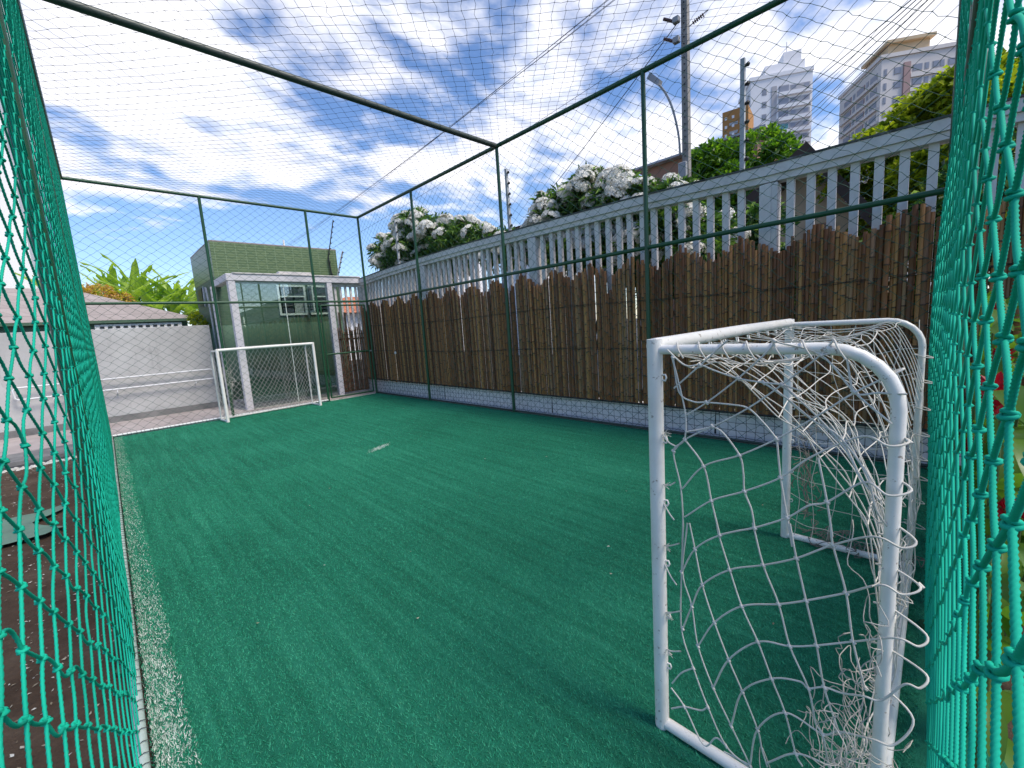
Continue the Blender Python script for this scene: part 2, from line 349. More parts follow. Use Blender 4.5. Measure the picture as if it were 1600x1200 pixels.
class MB:
    """collects simple shapes, built as one mesh"""
    def __init__(s): s.p = []
    def box(s, a, b, bev=0):
        x0, y0, z0 = a; x1, y1, z1 = b
        if bev <= 0:
            V = [(x0,y0,z0),(x1,y0,z0),(x1,y1,z0),(x0,y1,z0),(x0,y0,z1),(x1,y0,z1),(x1,y1,z1),(x0,y1,z1)]
            s.p.append((np.array(V), np.array([(3,2,1,0),(4,5,6,7),(0,1,5,4),(1,2,6,5),(2,3,7,6),(3,0,4,7)]))); return s
        bm = bmesh.new(); bmesh.ops.create_cube(bm, size=1)
        for v in bm.verts: v.co = Vector(((x0+x1)/2+v.co.x*(x1-x0), (y0+y1)/2+v.co.y*(y1-y0), (z0+z1)/2+v.co.z*(z1-z0)))
        bmesh.ops.bevel(bm, geom=bm.edges[:], offset=bev, segments=1, affect='EDGES')
        bm.verts.index_update(); V = np.array([v.co[:] for v in bm.verts])
        q = [tuple(v.index for v in f.verts) for f in bm.faces]
        first = True
        for k in (3, 4):
            fk = [f for f in q if len(f) == k]
            if fk: s.p.append((V, np.array(fk)))
        bm.free(); return s
    def tube(s, pts, r, sides=10, cap=True):
        P = np.array([pts], float); V, F = sweep(P, 1.0, sides)
        K = len(pts); rr = np.ones(K)*r if np.ndim(r) == 0 else np.array(r)
        V = V.reshape(K, sides, 3); V = P[0][:, None, :] + (V-P[0][:, None, :])*rr[:, None, None]
        s.p.append((V.reshape(-1, 3), F))
        if cap:
            for k, rev in ((0, True), (K-1, False)):
                ring = V[k]; c = P[0][k]; VV = np.vstack([ring, c]); ii = np.arange(sides); jj = np.roll(ii, -1)
                s.p.append((VV, np.stack([jj, ii, np.full(sides, sides)], 1) if rev else np.stack([ii, jj, np.full(sides, sides)], 1)))
        return s
    def raw(s, V, F): s.p.append((np.array(V, float), np.array(F))); return s
    def build(s, name, mat, parent=None, smooth=False):
        V, F = joinvf(s.p)
        return link(name, mesh_np(name, V, F, smooth), mat, parent)
def smooth_path(pts, n=6):
    """Catmull-Rom through points"""
    P = [Vector(p) for p in pts]; P = [2*P[0]-P[1]]+P+[2*P[-1]-P[-2]]; out = []
    for i in range(1, len(P)-2):
        for k in range(n):
            t = k/n; a, b, c, d = P[i-1], P[i], P[i+1], P[i+2]
            out.append(.5*((2*b)+(c-a)*t+(2*a-5*b+4*c-d)*t*t+(3*b-a-3*c+d)*t**3))
    out.append(P[-2]); return [tuple(p) for p in out]
def curve_tubes(lines, rad, sides=5, n=5, K=None):
    parts = []
    for l in lines:
        sp = smooth_path(l, n); V, F = sweep(np.array([sp]), rad, sides); parts.append((V, F))
    return parts

# ================================================================ ground
def sheet(name, x0, y0, x1, y1, z, mat):
    me = mesh_np(name, [(x0,y0,z),(x1,y0,z),(x1,y1,z),(x0,y1,z)], np.array([(0,1,2,3)])); return struct(link(name, me, mat))
CW, CL, CH, HR = 4.656, 9.383, 4.0, 2.149       # cage width, length, height, middle rail
def xl(y): return -0.09 + 0.0133*y               # line of the long side nearest the camera
sheet('ground', -600, -600, 600, 900, -0.03, MT['street'])
sheet('soil', -9, -4, 4.75, 8.25, -0.012, MT['soil'])
bm_ = MB(); bm_.box((-9, CL+.04, -0.03), (4.78, 11.4, 0.012)); struct(bm_.build('pavement', MT['pavement']))
bm_ = MB(); bm_.raw([(-9,8.3,-.03),(-.16,8.6,-.03),(-.16,CL-.03,-.03),(-9,CL-.03,-.03),(-9,8.3,.02),(-.16,8.6,.02),(-.16,CL-.03,.02),(-9,CL-.03,.02)],
    [(3,2,1,0),(4,5,6,7),(0,1,5,4),(1,2,6,5),(2,3,7,6),(3,0,4,7)]); struct(bm_.build('path', MT['path']))
me = mesh_np('turf', [(xl(-.2)+.015,-.2,.004),(CW+.02,-.2,.004),(CW+.02,CL-.02,.004),(xl(CL)+.02,CL-.02,.004)], np.array([(0,1,2,3)]))
turf = struct(link('turf', me, MT['turf']))
# pile of the carpet: short fibres, denser near the viewer
def fibres(n, x0f, x1f, y0, y1, hmin, hmax, w, zb=.004, lean=.6):
    y = rng.uniform(y0, y1, n); a, b = x0f(y), x1f(y); x = a + (b-a)*rng.random(n)
    h = rng.uniform(hmin, hmax, n); th = rng.uniform(0, 2*PI, n); le = rng.normal(0, lean, (n, 2))*h[:, None]
    dx, dy = np.cos(th)*w*.5, np.sin(th)*w*.5
    V = np.zeros((n, 3, 3)); V[:, 0] = np.stack([x-dx, y-dy, np.full(n, zb)], 1); V[:, 1] = np.stack([x+dx, y+dy, np.full(n, zb)], 1)
    V[:, 2] = np.stack([x+le[:, 0], y+le[:, 1]+h*.35, zb+h], 1)
    return V.reshape(-1, 3), np.arange(n*3).reshape(n, 3)
rx = lambda y: np.full_like(y, CW)
lx = lambda y: xl(y)+.02+.105
parts = [fibres(300000, lx, rx, .0, 2.2, .004, .0085, .0030, lean=.8), fibres(260000, lx, rx, 2.2, 5.0, .004, .0085, .0040, lean=.8), fibres(130000, lx, rx, 5.0, CL-.03, .005, .009, .0060)]
V, F = joinvf(parts); stuff(link('turf_pile', mesh_np('turf_pile', V, F), MT['fibre']))
# worn white touchline
n = 60000; y = rng.uniform(-.1, CL-.05, n); u = rng.beta(1.1, 1.5, n)
cl_ = .5+.5*np.sin(y*9+3*np.sin(y*2.3)+u*5)*np.sin(y*23+u*11); keep = rng.random(n) < (1.0-.80*np.clip((y-1.9)/1.6, 0, 1))*(.55+.45*cl_)*(1-.45*u)
y, u = y[keep], u[keep]; n = len(y); V, F = fibres(n, lambda q: xl(y)+.018+.115*u, lambda q: xl(y)+.019+.115*u, 0, 1, .005, .011, .0032)
V = V.reshape(-1, 3, 3); off = y - V[:, 0:2, 1].mean(1); V[:, :, 1] += off[:, None]; V = V.reshape(-1, 3)
stuff(link('touchline_fibres', mesh_np('touchline_fibres', V, F), MT['line']))
V, F = fibres(22000, lambda q: xl(q)+.015, lambda q: xl(q)+.135, -.1, CL, .006, .012, .0045); stuff(link('edge_turf_fibres', mesh_np('edge_turf_fibres', V, F), MT['fibre']))
gx = rng.normal(0, 1, (520, 2)); V, F = fibres(520, lambda q: q*0, lambda q: q*0+.001, 0, .001, .006, .012, .004); V = V.reshape(-1, 3, 3)
V[:, :, 0] += (2.33+.075*gx[:, 0])[:, None]; V[:, :, 1] += (4.78+.03*gx[:, 1]+.03*gx[:, 0])[:, None]; V = V.reshape(-1, 3)
stuff(link('bleached_fibres', mesh_np('bleached_fibres', V, F), MT['line']))
# curb round the court
mb = MB()
mb.box((xl(0)-.02, CL+.0, -.02), (CW+.08, CL+.05, .022), .006); struct(mb.build('back_curb', MT['curb']))
mb = MB(); mb.box((CW+.03, -1.2, -.02), (CW+.085, CL-.002, .02), .006); struct(mb.build('side_curb', MT['curb']))
# litter on soil and turf
def scraps(n, x0, x1, y0, y1, smin, smax, z):
    x, y = rng.uniform(x0, x1, n), rng.uniform(y0, y1, n); s = rng.uniform(smin, smax, n); th = rng.uniform(0, 2*PI, n)
    V = np.zeros((n, 4, 3))
    for k, (a, b) in enumerate(((-1, -.15), (.1, -.4), (1, .1), (0, .45))):
        V[:, k] = np.stack([x+s*(a*np.cos(th)-b*np.sin(th)), y+s*(a*np.sin(th)+b*np.cos(th)), z+rng.uniform(0, .006, n)], 1)
    return V.reshape(-1, 3), np.arange(n*4).reshape(n, 4)
V, F = scraps(5200, -4, -.1, .5, 8.2, .004, .014, -.008); stuff(link('mulch_scraps', mesh_np('mulch_scraps', V, F), MT['chip']))
V, F = scraps(55, .2, 4.5, .3, 9.2, .004, .010, .016); stuff(link('turf_scraps', mesh_np('turf_scraps', V, F), MT['chip']))

# ================================================================ nets
def diamond(a0, a1, b0, b1, P, Vv, fmap, K=2, rad=.0022, sides=4, jit=.004, seed=0, wave=0.0, lobes=0, turns=0, knots='oct', sel=None, kr=.0045):
    g = np.random.default_rng(seed)
    ni, nj = int(math.ceil((a1-a0)/(P/2))), int(math.ceil((b1-b0)/(Vv/2)))
    I, J = np.meshgrid(np.arange(ni+1), np.arange(nj+1), indexing='ij')
    A = np.minimum(a0+I*P/2, a1) + g.normal(0, jit, I.shape); B = np.minimum(b0+J*Vv/2, b1) + g.normal(0, jit, I.shape)
    A = np.clip(A, a0, a1); B = np.clip(B, b0, b1)
    even = (I+J) % 2 == 0
    segs = []
    for di in (1, -1):
        i0 = I[:, :-1]; j0 = J[:, :-1]; ok = even[:, :-1] & (i0+di >= 0) & (i0+di <= ni)
        i0, j0 = i0[ok], j0[ok]; segs.append(np.stack([A[i0, j0], B[i0, j0], A[i0+di, j0+1], B[i0+di, j0+1], i0*0+di], 1))
    S = np.concatenate(segs)
    if sel is not None: S = S[sel((S[:, 0]+S[:, 2])/2, (S[:, 1]+S[:, 3])/2)]
    t = np.linspace(0, 1, K)[None, :]
    a = S[:, 0:1]*(1-t)+S[:, 2:3]*t; b = S[:, 1:2]*(1-t)+S[:, 3:4]*t
    if wave:
        nrm = np.stack([-(S[:, 3]-S[:, 1]), S[:, 2]-S[:, 0]], 1); am = g.normal(0, wave, (len(S), 1))
        a = a + nrm[:, 0:1]*am*np.sin(PI*t); b = b + nrm[:, 1:2]*am*np.sin(PI*t)
    pts = fmap(a, b)
    parts = [sweep(pts, rad, sides, lobes=lobes, twist=turns)]
    kn = even
    ka, kb = A[kn], B[kn]
    if sel is not None: m_ = sel(ka, kb); ka, kb = ka[m_], kb[m_]
    kp = fmap(ka, kb); n = len(kp)
    if knots == 'oct' and n:
        o = np.array([(1,0,0),(-1,0,0),(0,1,0),(0,-1,0),(0,0,1),(0,0,-1)])*kr
        F = np.array([(0,2,4),(2,1,4),(1,3,4),(3,0,4),(2,0,5),(1,2,5),(3,1,5),(0,3,5)])
        parts.append(((kp[:, None, :]+o[None]).reshape(-1, 3), (F[None]+(np.arange(n)*6)[:, None, None]).reshape(-1, 3)))
    elif knots == 'ring' and n:
        s1, s2 = 9, 6; u = np.arange(s1+0)*2*PI/s1
        for dz, tilt, R1 in ((-.0016, .35, kr*.95), (.0022, -.45, kr*.8)):
            c = np.stack([R1*np.cos(u)*1.15, R1*np.sin(u)*1.15, dz+tilt*R1*np.cos(u+1.0)], 1); c = np.vstack([c, c[:1]])
            PP = kp[:, None, :]+c[None]+g.normal(0, .0004, (n, 1, 3)); parts.append(sweep(PP, rad*1.02, s2))
        d = np.array([(0,0,-.006),(0,0,-.002),(0,0,.002),(0,0,.006)])
        V, F = sweep(kp[:, None, :]+d[None], rad*1.35, 6); parts.append((V, F))
    return parts
cage = thing('sports_cage', (CW/2, CL/2, 0), 'green steel pipe cage with knotted netting round and over the small turf pitch', 'sports cage')
YP = [9.383, 7.155, 4.776, 2.437, 0.022]
def post(x, y, z1=CH, r=.025, mat='pipe_green', name='post'):
    mb = MB(); mb.tube([(x,y,-.05),(x,y,z1*.33),(x,y,z1*.66),(x,y,z1)], r, 14); mb.tube([(x,y,.0),(x,y,.012)], r*1.9, 12); mb.build(name, MT[mat], cage, True)
for y in YP: post(CW, y)
for y in YP[:-1]: post(xl(y)-.02, y)
for x in (1.731, 3.526): post(x, CL)
post(2.33, -.03)
def rail(p, q, r=.023, mat='pipe_green', n=3, name='rail'):
    p, q = Vector(p), Vector(q); MB().tube([tuple(p.lerp(q, k/n)) for k in range(n+1)], r, 14).build(name, MT[mat], cage, True)
rail((CW, -.0, CH), (CW, CL, CH), .028); rail((xl(0)-.02, 0, CH), (xl(CL), CL, CH), .028)
rail((xl(CL), CL, CH), (CW, CL, CH), .026); rail((xl(0)-.02, -.02, CH), (CW, .02, CH), .026)
rail((xl(4.776)-.02, 4.776, CH), (CW, 4.776, CH), .036, 'pipe_dark')
rail((CW, 0, HR), (CW, CL, HR)); rail((xl(CL), CL, HR), (CW, CL, HR)); rail((.5, -.045, HR), (CW, .0, HR))
rail((CW, 0, .03), (CW, CL, .03), .014, 'pipe_dark'); rail((xl(CL), CL-.005, .035), (3.52, CL-.005, .035), .017, 'rail_white')
rail((xl(CL)-.0, CL, .028), (xl(0)-.0, .6, .028), .018, 'pipe_pale')
# lashings round the bottom pipes
tl = []
for k in range(150):
    y = .7+k*.058+R.uniform(-.012, .012); x = xl(y); a = R.uniform(-.25, .25); tl.append([(x+.0225*math.cos(t), y+a*.01*t, .028+.0225*math.sin(t)) for t in [i*2*PI/8 for i in range(9)]])
for l in tl: V, F = sweep(np.array([l]), .0017, 4); link('lashing', mesh_np('lashing', V, F), MT['tie'], cage)
tl = []
for k in range(60):
    x = .1+k*.057+R.uniform(-.01, .01); tl.append([(x+.003*t, CL-.005+.02*math.cos(t), .035+.02*math.sin(t)) for t in [i*2*PI/8 for i in range(9)]])
for l in tl: V, F = sweep(np.array([l]), .0022, 4); link('lashing', mesh_np('lashing', V, F), MT['tie'], cage)
# door in the far corner
def dpipe(p, q, r=.017, name='door_frame'): return MB().tube([p, q], r, 12).build(name, MT['pipe_green'], cage, True)
dy = CL+.012
d0, d1 = 3.60, 4.585
mb = MB(); mb.tube([(d0,dy,.06),(d0,dy,2.07)], .018, 12).tube([(d1,dy,.06),(d1,dy,2.07)], .018, 12).tube([(d0,dy,2.07),(d1,dy,2.07)], .018, 12).tube([(d0,dy,.07),(d1,dy,.07)], .018, 12).tube([(d0,dy,1.02),(d1,dy,1.02)], .018, 12)
door = mb.build('door', MT['pipe_green'], cage, True)
hg = MB(); hg.box((3.545,dy-.02,.4),(3.59,dy+.02,.47)); hg.box((3.545,dy-.02,1.7),(3.59,dy+.02,1.77)); hg.build('hinge', MT['pipe_dark'], door)
hg = MB(); hg.box((4.59,dy-.022,1.0),(4.64,dy+.01,1.03)); hg.build('latch', MT['steel'], door)

P_, V_ = .165, .13
netmap_back = lambda a, b: np.stack([a, CL + .02*np.sin(a*2.1+b), b], -1)
pr = diamond(xl(CL), 3.53, .03, CH, P_, V_, netmap_back, 3, .0017, 4, .004, 1, .05)
V, F = joinvf(pr); link('net', mesh_np('back_net', V, F), MT['cord'], cage)
pr = diamond(3.53, CW, 2.1, CH, P_, V_, netmap_back, 3, .0017, 4, .004, 2, .05) + diamond(d0, d1, .07, 2.07, P_, V_, lambda a, b: np.stack([a, dy+0*a, b], -1), 3, .0021, 4, .004, 3, .04)
V, F = joinvf(pr); link('net', mesh_np('corner_net', V, F), MT['cord'], cage)
def side_map(a, b): return np.stack([CW+.015*np.sin(a*1.7)*np.sin(b*2)+0*a, a, b], -1)
pr = diamond(.02, CL, .03, CH, P_, V_, side_map, 3, .0019, 4, .004, 4, .05, kr=.0058)
V, F = joinvf(pr); link('net', mesh_np('side_net', V, F), MT['cord'], cage)
def roof_map(a, b):
    s = np.where(b < 4.776, b/4.776, (b-4.776)/(CL-4.776)); return np.stack([a, b, CH - .02 - .10*np.sin(PI*np.clip(a/CW, 0, 1))*np.sin(PI*np.clip(s, 0, 1))], -1)
pr = diamond(-.03, CW, .02, CL, .148, .148, roof_map, 3, .0015, 4, .005, 5, .06, kr=.0045)
V, F = joinvf(pr); link('net', mesh_np('roof_net', V, F), MT['roofcord'], cage)
def bulge_l(y, z): return -.062*np.exp(-((y-.75)/.95)**2)*(.12+.88*np.sin(PI*np.clip(z/2.9, 0, 1))) + .010*np.sin(y*2.7+z*1.9)*np.exp(-y*.25)
def left_map(y, z): return np.stack([xl(y)+bulge_l(y, z), y, z], -1)
near = lambda a, b: (a < 1.75)
far_ = lambda a, b: (a >= 1.75)
c_, s_ = math.cos(math.radians(8)), math.sin(math.radians(8))
pr = diamond(.12, CL, .03, CH, P_, V_, left_map, 26, .0027, 6, .0045, 6, .07, lobes=3, turns=5, knots='ring', sel=near, kr=.0046)
pr += diamond(.12, CL, .03, CH, P_, V_, left_map, 4, .0026, 4, .0045, 6, .07, knots='oct', sel=far_, kr=.0068)
V, F = joinvf(pr); link('net', mesh_np('long_side_net', V, F, True), MT['rope'], cage)
def right_map(x, z):
    y = -.047 + .0165*x + .045*np.exp(-((x-3.3)/1.1)**2)*np.sin(PI*np.clip(z/2.3, 0, 1)) + .006*np.sin(x*3.1+z*2.3)
    return np.stack([x, y, z], -1)
near = lambda a, b: (a < .95) & (b < 2.7)
far_ = lambda a, b: (a >= .95) | (b >= 2.7)
pr = diamond(.16, CW, .03, CH, P_, V_, right_map, 57, .0026, 12, .0045, 7, .06, lobes=3, turns=6.5, knots='ring', sel=near, kr=.0046)
pr += diamond(.16, CW, .03, CH, P_, V_, right_map, 4, .0026, 4, .0045, 7, .06, knots='oct', sel=far_, kr=.0068)
V, F = joinvf(pr); link('net', mesh_np('near_end_net', V, F, True), MT['rope'], cage)

# ================================================================ goals
def goal_frame(t, A, Bp, back, h, rf=.0225, rb=.0138, rc=.13):
    """A, Bp: feet of the front posts; back: vector to the rear; frame parts under t"""
    A, Bp, bk = Vector(A), Vector(Bp), Vector(back); up = Vector((0, 0, 1)); b1 = bk.normalized(); d = bk.length
    for f in (A, Bp): MB().tube([tuple(f+up*.0), tuple(f+up*h*.5), tuple(f+up*(h+rf*.86))], rf, 20).build('goal_post', MT['goal'], t, True)
    dd = (Bp-A).normalized()*rf*.35
    MB().tube([tuple(A+up*h-dd), tuple((A+Bp)/2+up*(h+.003)), tuple(Bp+up*h+dd)], rf, 20).build('crossbar', MT['goal'], t, True)
    for f in (A, Bp):
        zt = h-.012
        pts = [f+up*zt, f+up*zt+b1*(d-rc)*.5]
        for k in range(7):
            a = k/6*PI/2; pts.append(f+b1*(d-rc)+b1*rc*math.sin(a)+up*(zt-rc+rc*math.cos(a)))
        pts += [f+bk+up*h*.5, f+bk+up*.02]
        MB().tube([tuple(p) for p in pts], rb, 16).build('rear_stay', MT['goal'], t, True)
        MB().tube([tuple(f+up*.02-b1*.0), tuple(f+bk+up*.02)], rf*.8, 16).build('base_bar', MT['goal'], t, True)
GA, GB = (1.19, .605, 0), (2.81, .617, 0)
gn = thing('football_goal', (2.0, .35, 0), 'near white goal seen from its side, with a slack tangled rope net', 'goal', 'small football goals')
goal_frame(gn, GA, GB, (0, -.545, 0), 1.285)
MB().tube([(1.19,.06,.02),(2.81,.072,.02)], .018, 12).build('rear_bar', MT['goal'], gn, True)
SIDE = [[(0.552,1.275),(0.502,1.232),(0.46,1.233),(0.428,1.22),(0.368,1.199),(0.311,1.19),(0.272,1.186),(0.234,1.173)],[(0.534,1.165),(0.46,1.233),(0.42,1.271),(0.39,1.299)],[(0.507,1.086),(0.446,1.13),(0.368,1.199),(0.299,1.272),(0.288,1.294)],[(0.505,1.039),(0.433,1.064),(0.347,1.121),(0.272,1.186),(0.197,1.259),(0.175,1.291)],[(0.521,0.863),(0.459,0.944),(0.367,0.991),(0.282,1.048),(0.199,1.116),(0.134,1.175),(0.089,1.227)],[(0.287,1.292),(0.197,1.259),(0.135,1.177),(0.069,1.114)],[(0.535,1.253),(0.52,1.155),(0.482,1.13),(0.446,1.13),(0.382,1.128),(0.345,1.121),(0.31,1.085),(0.282,1.048)],[(0.433,1.064),(0.406,1.047),(0.367,0.991),(0.358,0.944),(0.355,0.893),(0.338,0.848),(0.329,0.798)],[(0.508,1.016),(0.459,0.944),(0.44,0.845),(0.418,0.749)],[(0.542,0.976),(0.508,1.016),(0.433,1.064)],[(0.516,0.775),(0.44,0.845),(0.355,0.893),(0.272,0.949),(0.211,1.013),(0.118,1.078),(0.07,1.072),(0.041,1.079),(0.038,1.085)],[(0.418,0.749),(0.371,0.776),(0.329,0.798),(0.255,0.849),(0.212,0.892),(0.175,0.912),(0.109,0.976),(0.066,0.967),(0.032,0.979),(0.031,0.988)],[(0.197,1.259),(0.154,1.259),(0.135,1.177),(0.093,1.177),(0.048,1.179)],[(0.196,1.015),(0.175,0.912),(0.162,0.832)],[(0.282,1.048),(0.272,0.949),(0.255,0.849),(0.242,0.778)],[(0.538,1.253),(0.519,1.177),(0.504,1.089),(0.51,1.015),(0.542,0.976),(0.526,0.873),(0.522,0.773),(0.526,0.68)],[(0.272,1.186),(0.206,1.12),(0.147,1.047),(0.115,0.982),(0.081,0.945)],[(0.311,1.19),(0.261,1.152),(0.206,1.102),(0.158,1.072),(0.105,0.993),(0.086,0.922),(0.074,0.859)],[(0.529,0.591),(0.488,0.681),(0.42,0.746),(0.328,0.799),(0.291,0.823)],[(0.525,0.408),(0.497,0.495),(0.466,0.577),(0.39,0.655),(0.306,0.703),(0.232,0.751),(0.16,0.812),(0.085,0.871),(0.04,0.862),(0.02,0.873),(0.025,0.885)],[(0.476,0.378),(0.429,0.478),(0.356,0.564),(0.267,0.613),(0.208,0.651),(0.131,0.706),(0.069,0.768),(0.035,0.761),(0.009,0.777),(0.014,0.784)],[(0.429,0.273),(0.387,0.387),(0.313,0.483),(0.239,0.512),(0.183,0.545),(0.114,0.592),(0.041,0.658),(0.005,0.657),(-0.004,0.675),(0.007,0.687)],[(0.378,0.182),(0.349,0.312),(0.278,0.396),(0.216,0.426),(0.197,0.418),(0.165,0.441),(0.13,0.446),(0.088,0.486),(0.058,0.494),(0.023,0.556),(-0.001,0.561),(-0.008,0.582),(0.011,0.585)],[(0.559,0.115),(0.516,0.151),(0.465,0.174),(0.444,0.2)],[(0.329,0.085),(0.31,0.218),(0.246,0.315),(0.166,0.305),(0.134,0.334),(0.071,0.382),(0.033,0.394),(0.006,0.459),(0.01,0.482)],[(0.398,0.08),(0.329,0.085)],[(0.286,0.126),(0.221,0.205),(0.151,0.22)],[(0.521,0.753),(0.529,0.591),(0.529,0.406),(0.489,0.299),(0.444,0.2),(0.392,0.104),(0.332,0.076)],[(0.503,0.759),(0.488,0.681),(0.466,0.577),(0.429,0.478),(0.387,0.387),(0.349,0.312),(0.31,0.218),(0.299,0.161),(0.286,0.113)],[(0.426,0.782),(0.42,0.746),(0.39,0.655),(0.356,0.564),(0.313,0.483),(0.278,0.396),(0.246,0.315),(0.221,0.205),(0.206,0.176)],[(0.334,0.81),(0.306,0.703),(0.267,0.613),(0.239,0.512),(0.197,0.418),(0.18,0.328),(0.166,0.305),(0.151,0.22)],[(0.249,0.836),(0.232,0.751),(0.208,0.651),(0.183,0.545),(0.165,0.441),(0.134,0.334)],[(0.166,0.861),(0.16,0.812),(0.131,0.706),(0.114,0.592),(0.088,0.486)],[(0.509,0.757),(0.526,0.592),(0.497,0.495),(0.476,0.378),(0.429,0.273),(0.378,0.182),(0.329,0.085)],[(0.558,0.204),(0.527,0.259),(0.489,0.299)],[(0.561,0.187),(0.516,0.151),(0.457,0.06),(0.421,0.111),(0.392,0.104)]]
def ropes(lines, rad, name, parent, n=5, sides=6, mat='white_cord'):
    parts = curve_tubes(lines, rad, sides, n); V, F = joinvf(parts); return link(name, mesh_np(name, V, F, True), MT[mat], parent)
sl = []
for k, l in enumerate(SIDE):
    out = []
    for i, (y, z) in enumerate(l):
        bx = 1.172 + .012*math.sin(7*y+5*z+1) - (.03 if y < .09 else 0)*(1 if i < len(l)-2 else .2) 
        out.append((bx, y, max(z, .01)))
    if l[-1][0] < .12 and l[0][0] > .3: out[-1] = (1.196, .058, out[-1][2]); out.append((1.215, .085, out[-1][2]-.012))
    sl.append(out)
for k_, (z0_, z1_, y1_) in enumerate(((1.02, .99, .535), (.86, .88, .54), (.66, .69, .53), (.43, .47, .525), (.30, .33, .53), (.80, .76, .545), (.60, .55, .54))): sl.append([(1.186, .585, z0_), (1.178, .562, (z0_+z1_)/2-.006), (1.173, y1_, z1_)])
for l in sl[-7:]: ropes([l], .0022, 'net_tie', gn, 5)
sl = sl[:-7]
ropes(sl, .0024, 'side_net', gn, 6)
# knots of the side net, where cords meet
kp = {}
for l in SIDE:
    for (y, z) in l: kp.setdefault((round(y, 2), round(z, 2)), []).append((y, z))
for v in kp.values():
    if len(v) > 1:
        y, z = v[0]; x = 1.172+.012*math.sin(7*y+5*z+1); MB().tube([(x-.003,y-.0045,z-.003),(x,y,z),(x+.002,y+.0045,z+.003)], .0042, 6).build('knot', MT['white_cord'], gn, True)
# back net: hangs from the crossbar, sweeps down to the rear stays in a slack bundle
def path(t, s, sl_):
    """t 0..1 along the net from crossbar to ground, s 0..1 across the goal"""
    P = [(.59, 1.262), (.465, 1.245+.005*sl_), (.352, 1.18+.03*sl_), (.264, 1.105+.04*sl_), (.185, 1.04+.03*sl_), (.128, .93+.02*sl_), (.085, .80), (.062, .62), (.058, .42), (.07, .22), (.09, .05)]
    f = t*(len(P)-1); i = min(int(f), len(P)-2); u = f-i
    a, b = P[i], P[i+1]; return a[0]*(1-u)+b[0]*u, a[1]*(1-u)+b[1]*u
nl = []
g = random.Random(5)
NS, NT = 15, 15
grid = {}
for i in range(NS):
    for j in range(NT):
        s = i/(NS-1); t = j/(NT-1); sl_ = math.sin(PI*s)*(1.1+.3*math.sin(9*s)); y, z = path(t, s, sl_)
        jx = .028*(1 if 0 < i < NS-1 else 0)
        grid[i, j] = (1.205+s*1.59+g.gauss(0, jx), y+g.gauss(0, .009)+.008*math.sin(5*s+3*t), max(.012, z+g.gauss(0, .014)))
for i in range(NS): nl.append([grid[i, j] for j in range(NT)])
for j in range(1, NT): nl.append([grid[i, j] for i in range(NS)])
for k in range(9):                       # loose gathered strands of the bundle
    s0 = g.uniform(0, .5); l = []
    for j in range(0, 15):
        t = min(1, j/14+g.uniform(0, .02)); y, z = path(t, s0, 0); l.append((1.2+s0*(1-.6*t)*1.0+g.gauss(0, .01), y+g.gauss(0, .006), max(.01, z-.02*math.sin(PI*t)+g.gauss(0, .006))))
    nl.append(l)
ropes(nl, .0017, 'back_net', gn, 4, 5)
# far side panel
nl = []
fx = 2.815
for k in range(7):
    y0 = .58-k*.085; nl.append([(fx+g.gauss(0, .01), y0+g.gauss(0, .01)-.02*math.sin(3*z), z) for z in [1.27-.127*j for j in range(11)]])
for k in range(1, 10):
    z = 1.27-k*.127; nl.append([(fx+g.gauss(0, .01), .60-j*.09, max(.02, z-.03*math.sin(PI*j/6)+g.gauss(0, .01))) for j in range(7)])
ropes(nl, .0018, 'side_net', gn, 4, 5)
# roof of the goal net between crossbar and rear bends
nl = []
for k in range(13):
    x = 1.25+k*.128; nl.append([(x+g.gauss(0, .012), .60-.085*j, 1.262-.035*math.sin(PI*j/5)*(1+.5*math.sin(k))) for j in range(6)] + [(x, .1, 1.12), (x+g.gauss(0, .02), .06, .98)])
for j in range(1, 6): nl.append([(1.22+.16*k, .60-.088*j+g.gauss(0, .012), 1.255-.04*math.sin(PI*j/5)+g.gauss(0, .012)) for k in range(11)])
ropes(nl, .0018, 'top_net', gn, 4, 5)
# tangles of surplus net
def tangle(c, rx_, ry_, rz_, n, rad=.0021, seg=9, step=.045, sd=1):
    q = random.Random(sd); L = []
    for k in range(n):
        p = Vector((c[0]+q.gauss(0, rx_), c[1]+q.gauss(0, ry_), max(.015, c[2]+q.gauss(0, rz_)))); d = Vector((q.gauss(0, 1), q.gauss(0, .5), q.gauss(0, 1))).normalized(); l = [tuple(p)]
        for i in range(seg):
            d = (d+Vector((q.gauss(0, .42), q.gauss(0, .35), q.gauss(0, .42)))).normalized(); pull = (Vector(c)-p); pull = Vector((pull.x/(rx_*3), pull.y/(ry_*3), pull.z/(rz_*3)))*.5
            p = p+(d+pull).normalized()*step; p.z = max(p.z, .012); l.append(tuple(p))
        L.append(l)
    return L
L = tangle((1.23, .105, .30), .028, .016, .085, 26, step=.038, sd=2)+tangle((1.22, .085, .60), .022, .010, .16, 14, step=.04, sd=3)+tangle((1.3, .13, .10), .07, .035, .04, 22, step=.038, sd=9)
ropes(L, .0012, 'tangled_net', gn, 3, 5, 'tangle_cord')
L = tangle((2.86, .53, .42), .012, .014, .16, 22, .002, 8, .035, 4)
for k in range(6): L += tangle((2.86, .50-.08*k, .03+.012*(k == 0)), .02, .03, .010, 6, .002, 7, .04, 20+k)
m = M('grey_old_cord', (.2, .18, .16), .9); MT['oldcord'] = m.m
ropes(L, .0022, 'tangled_net', gn, 3, 4, 'oldcord')
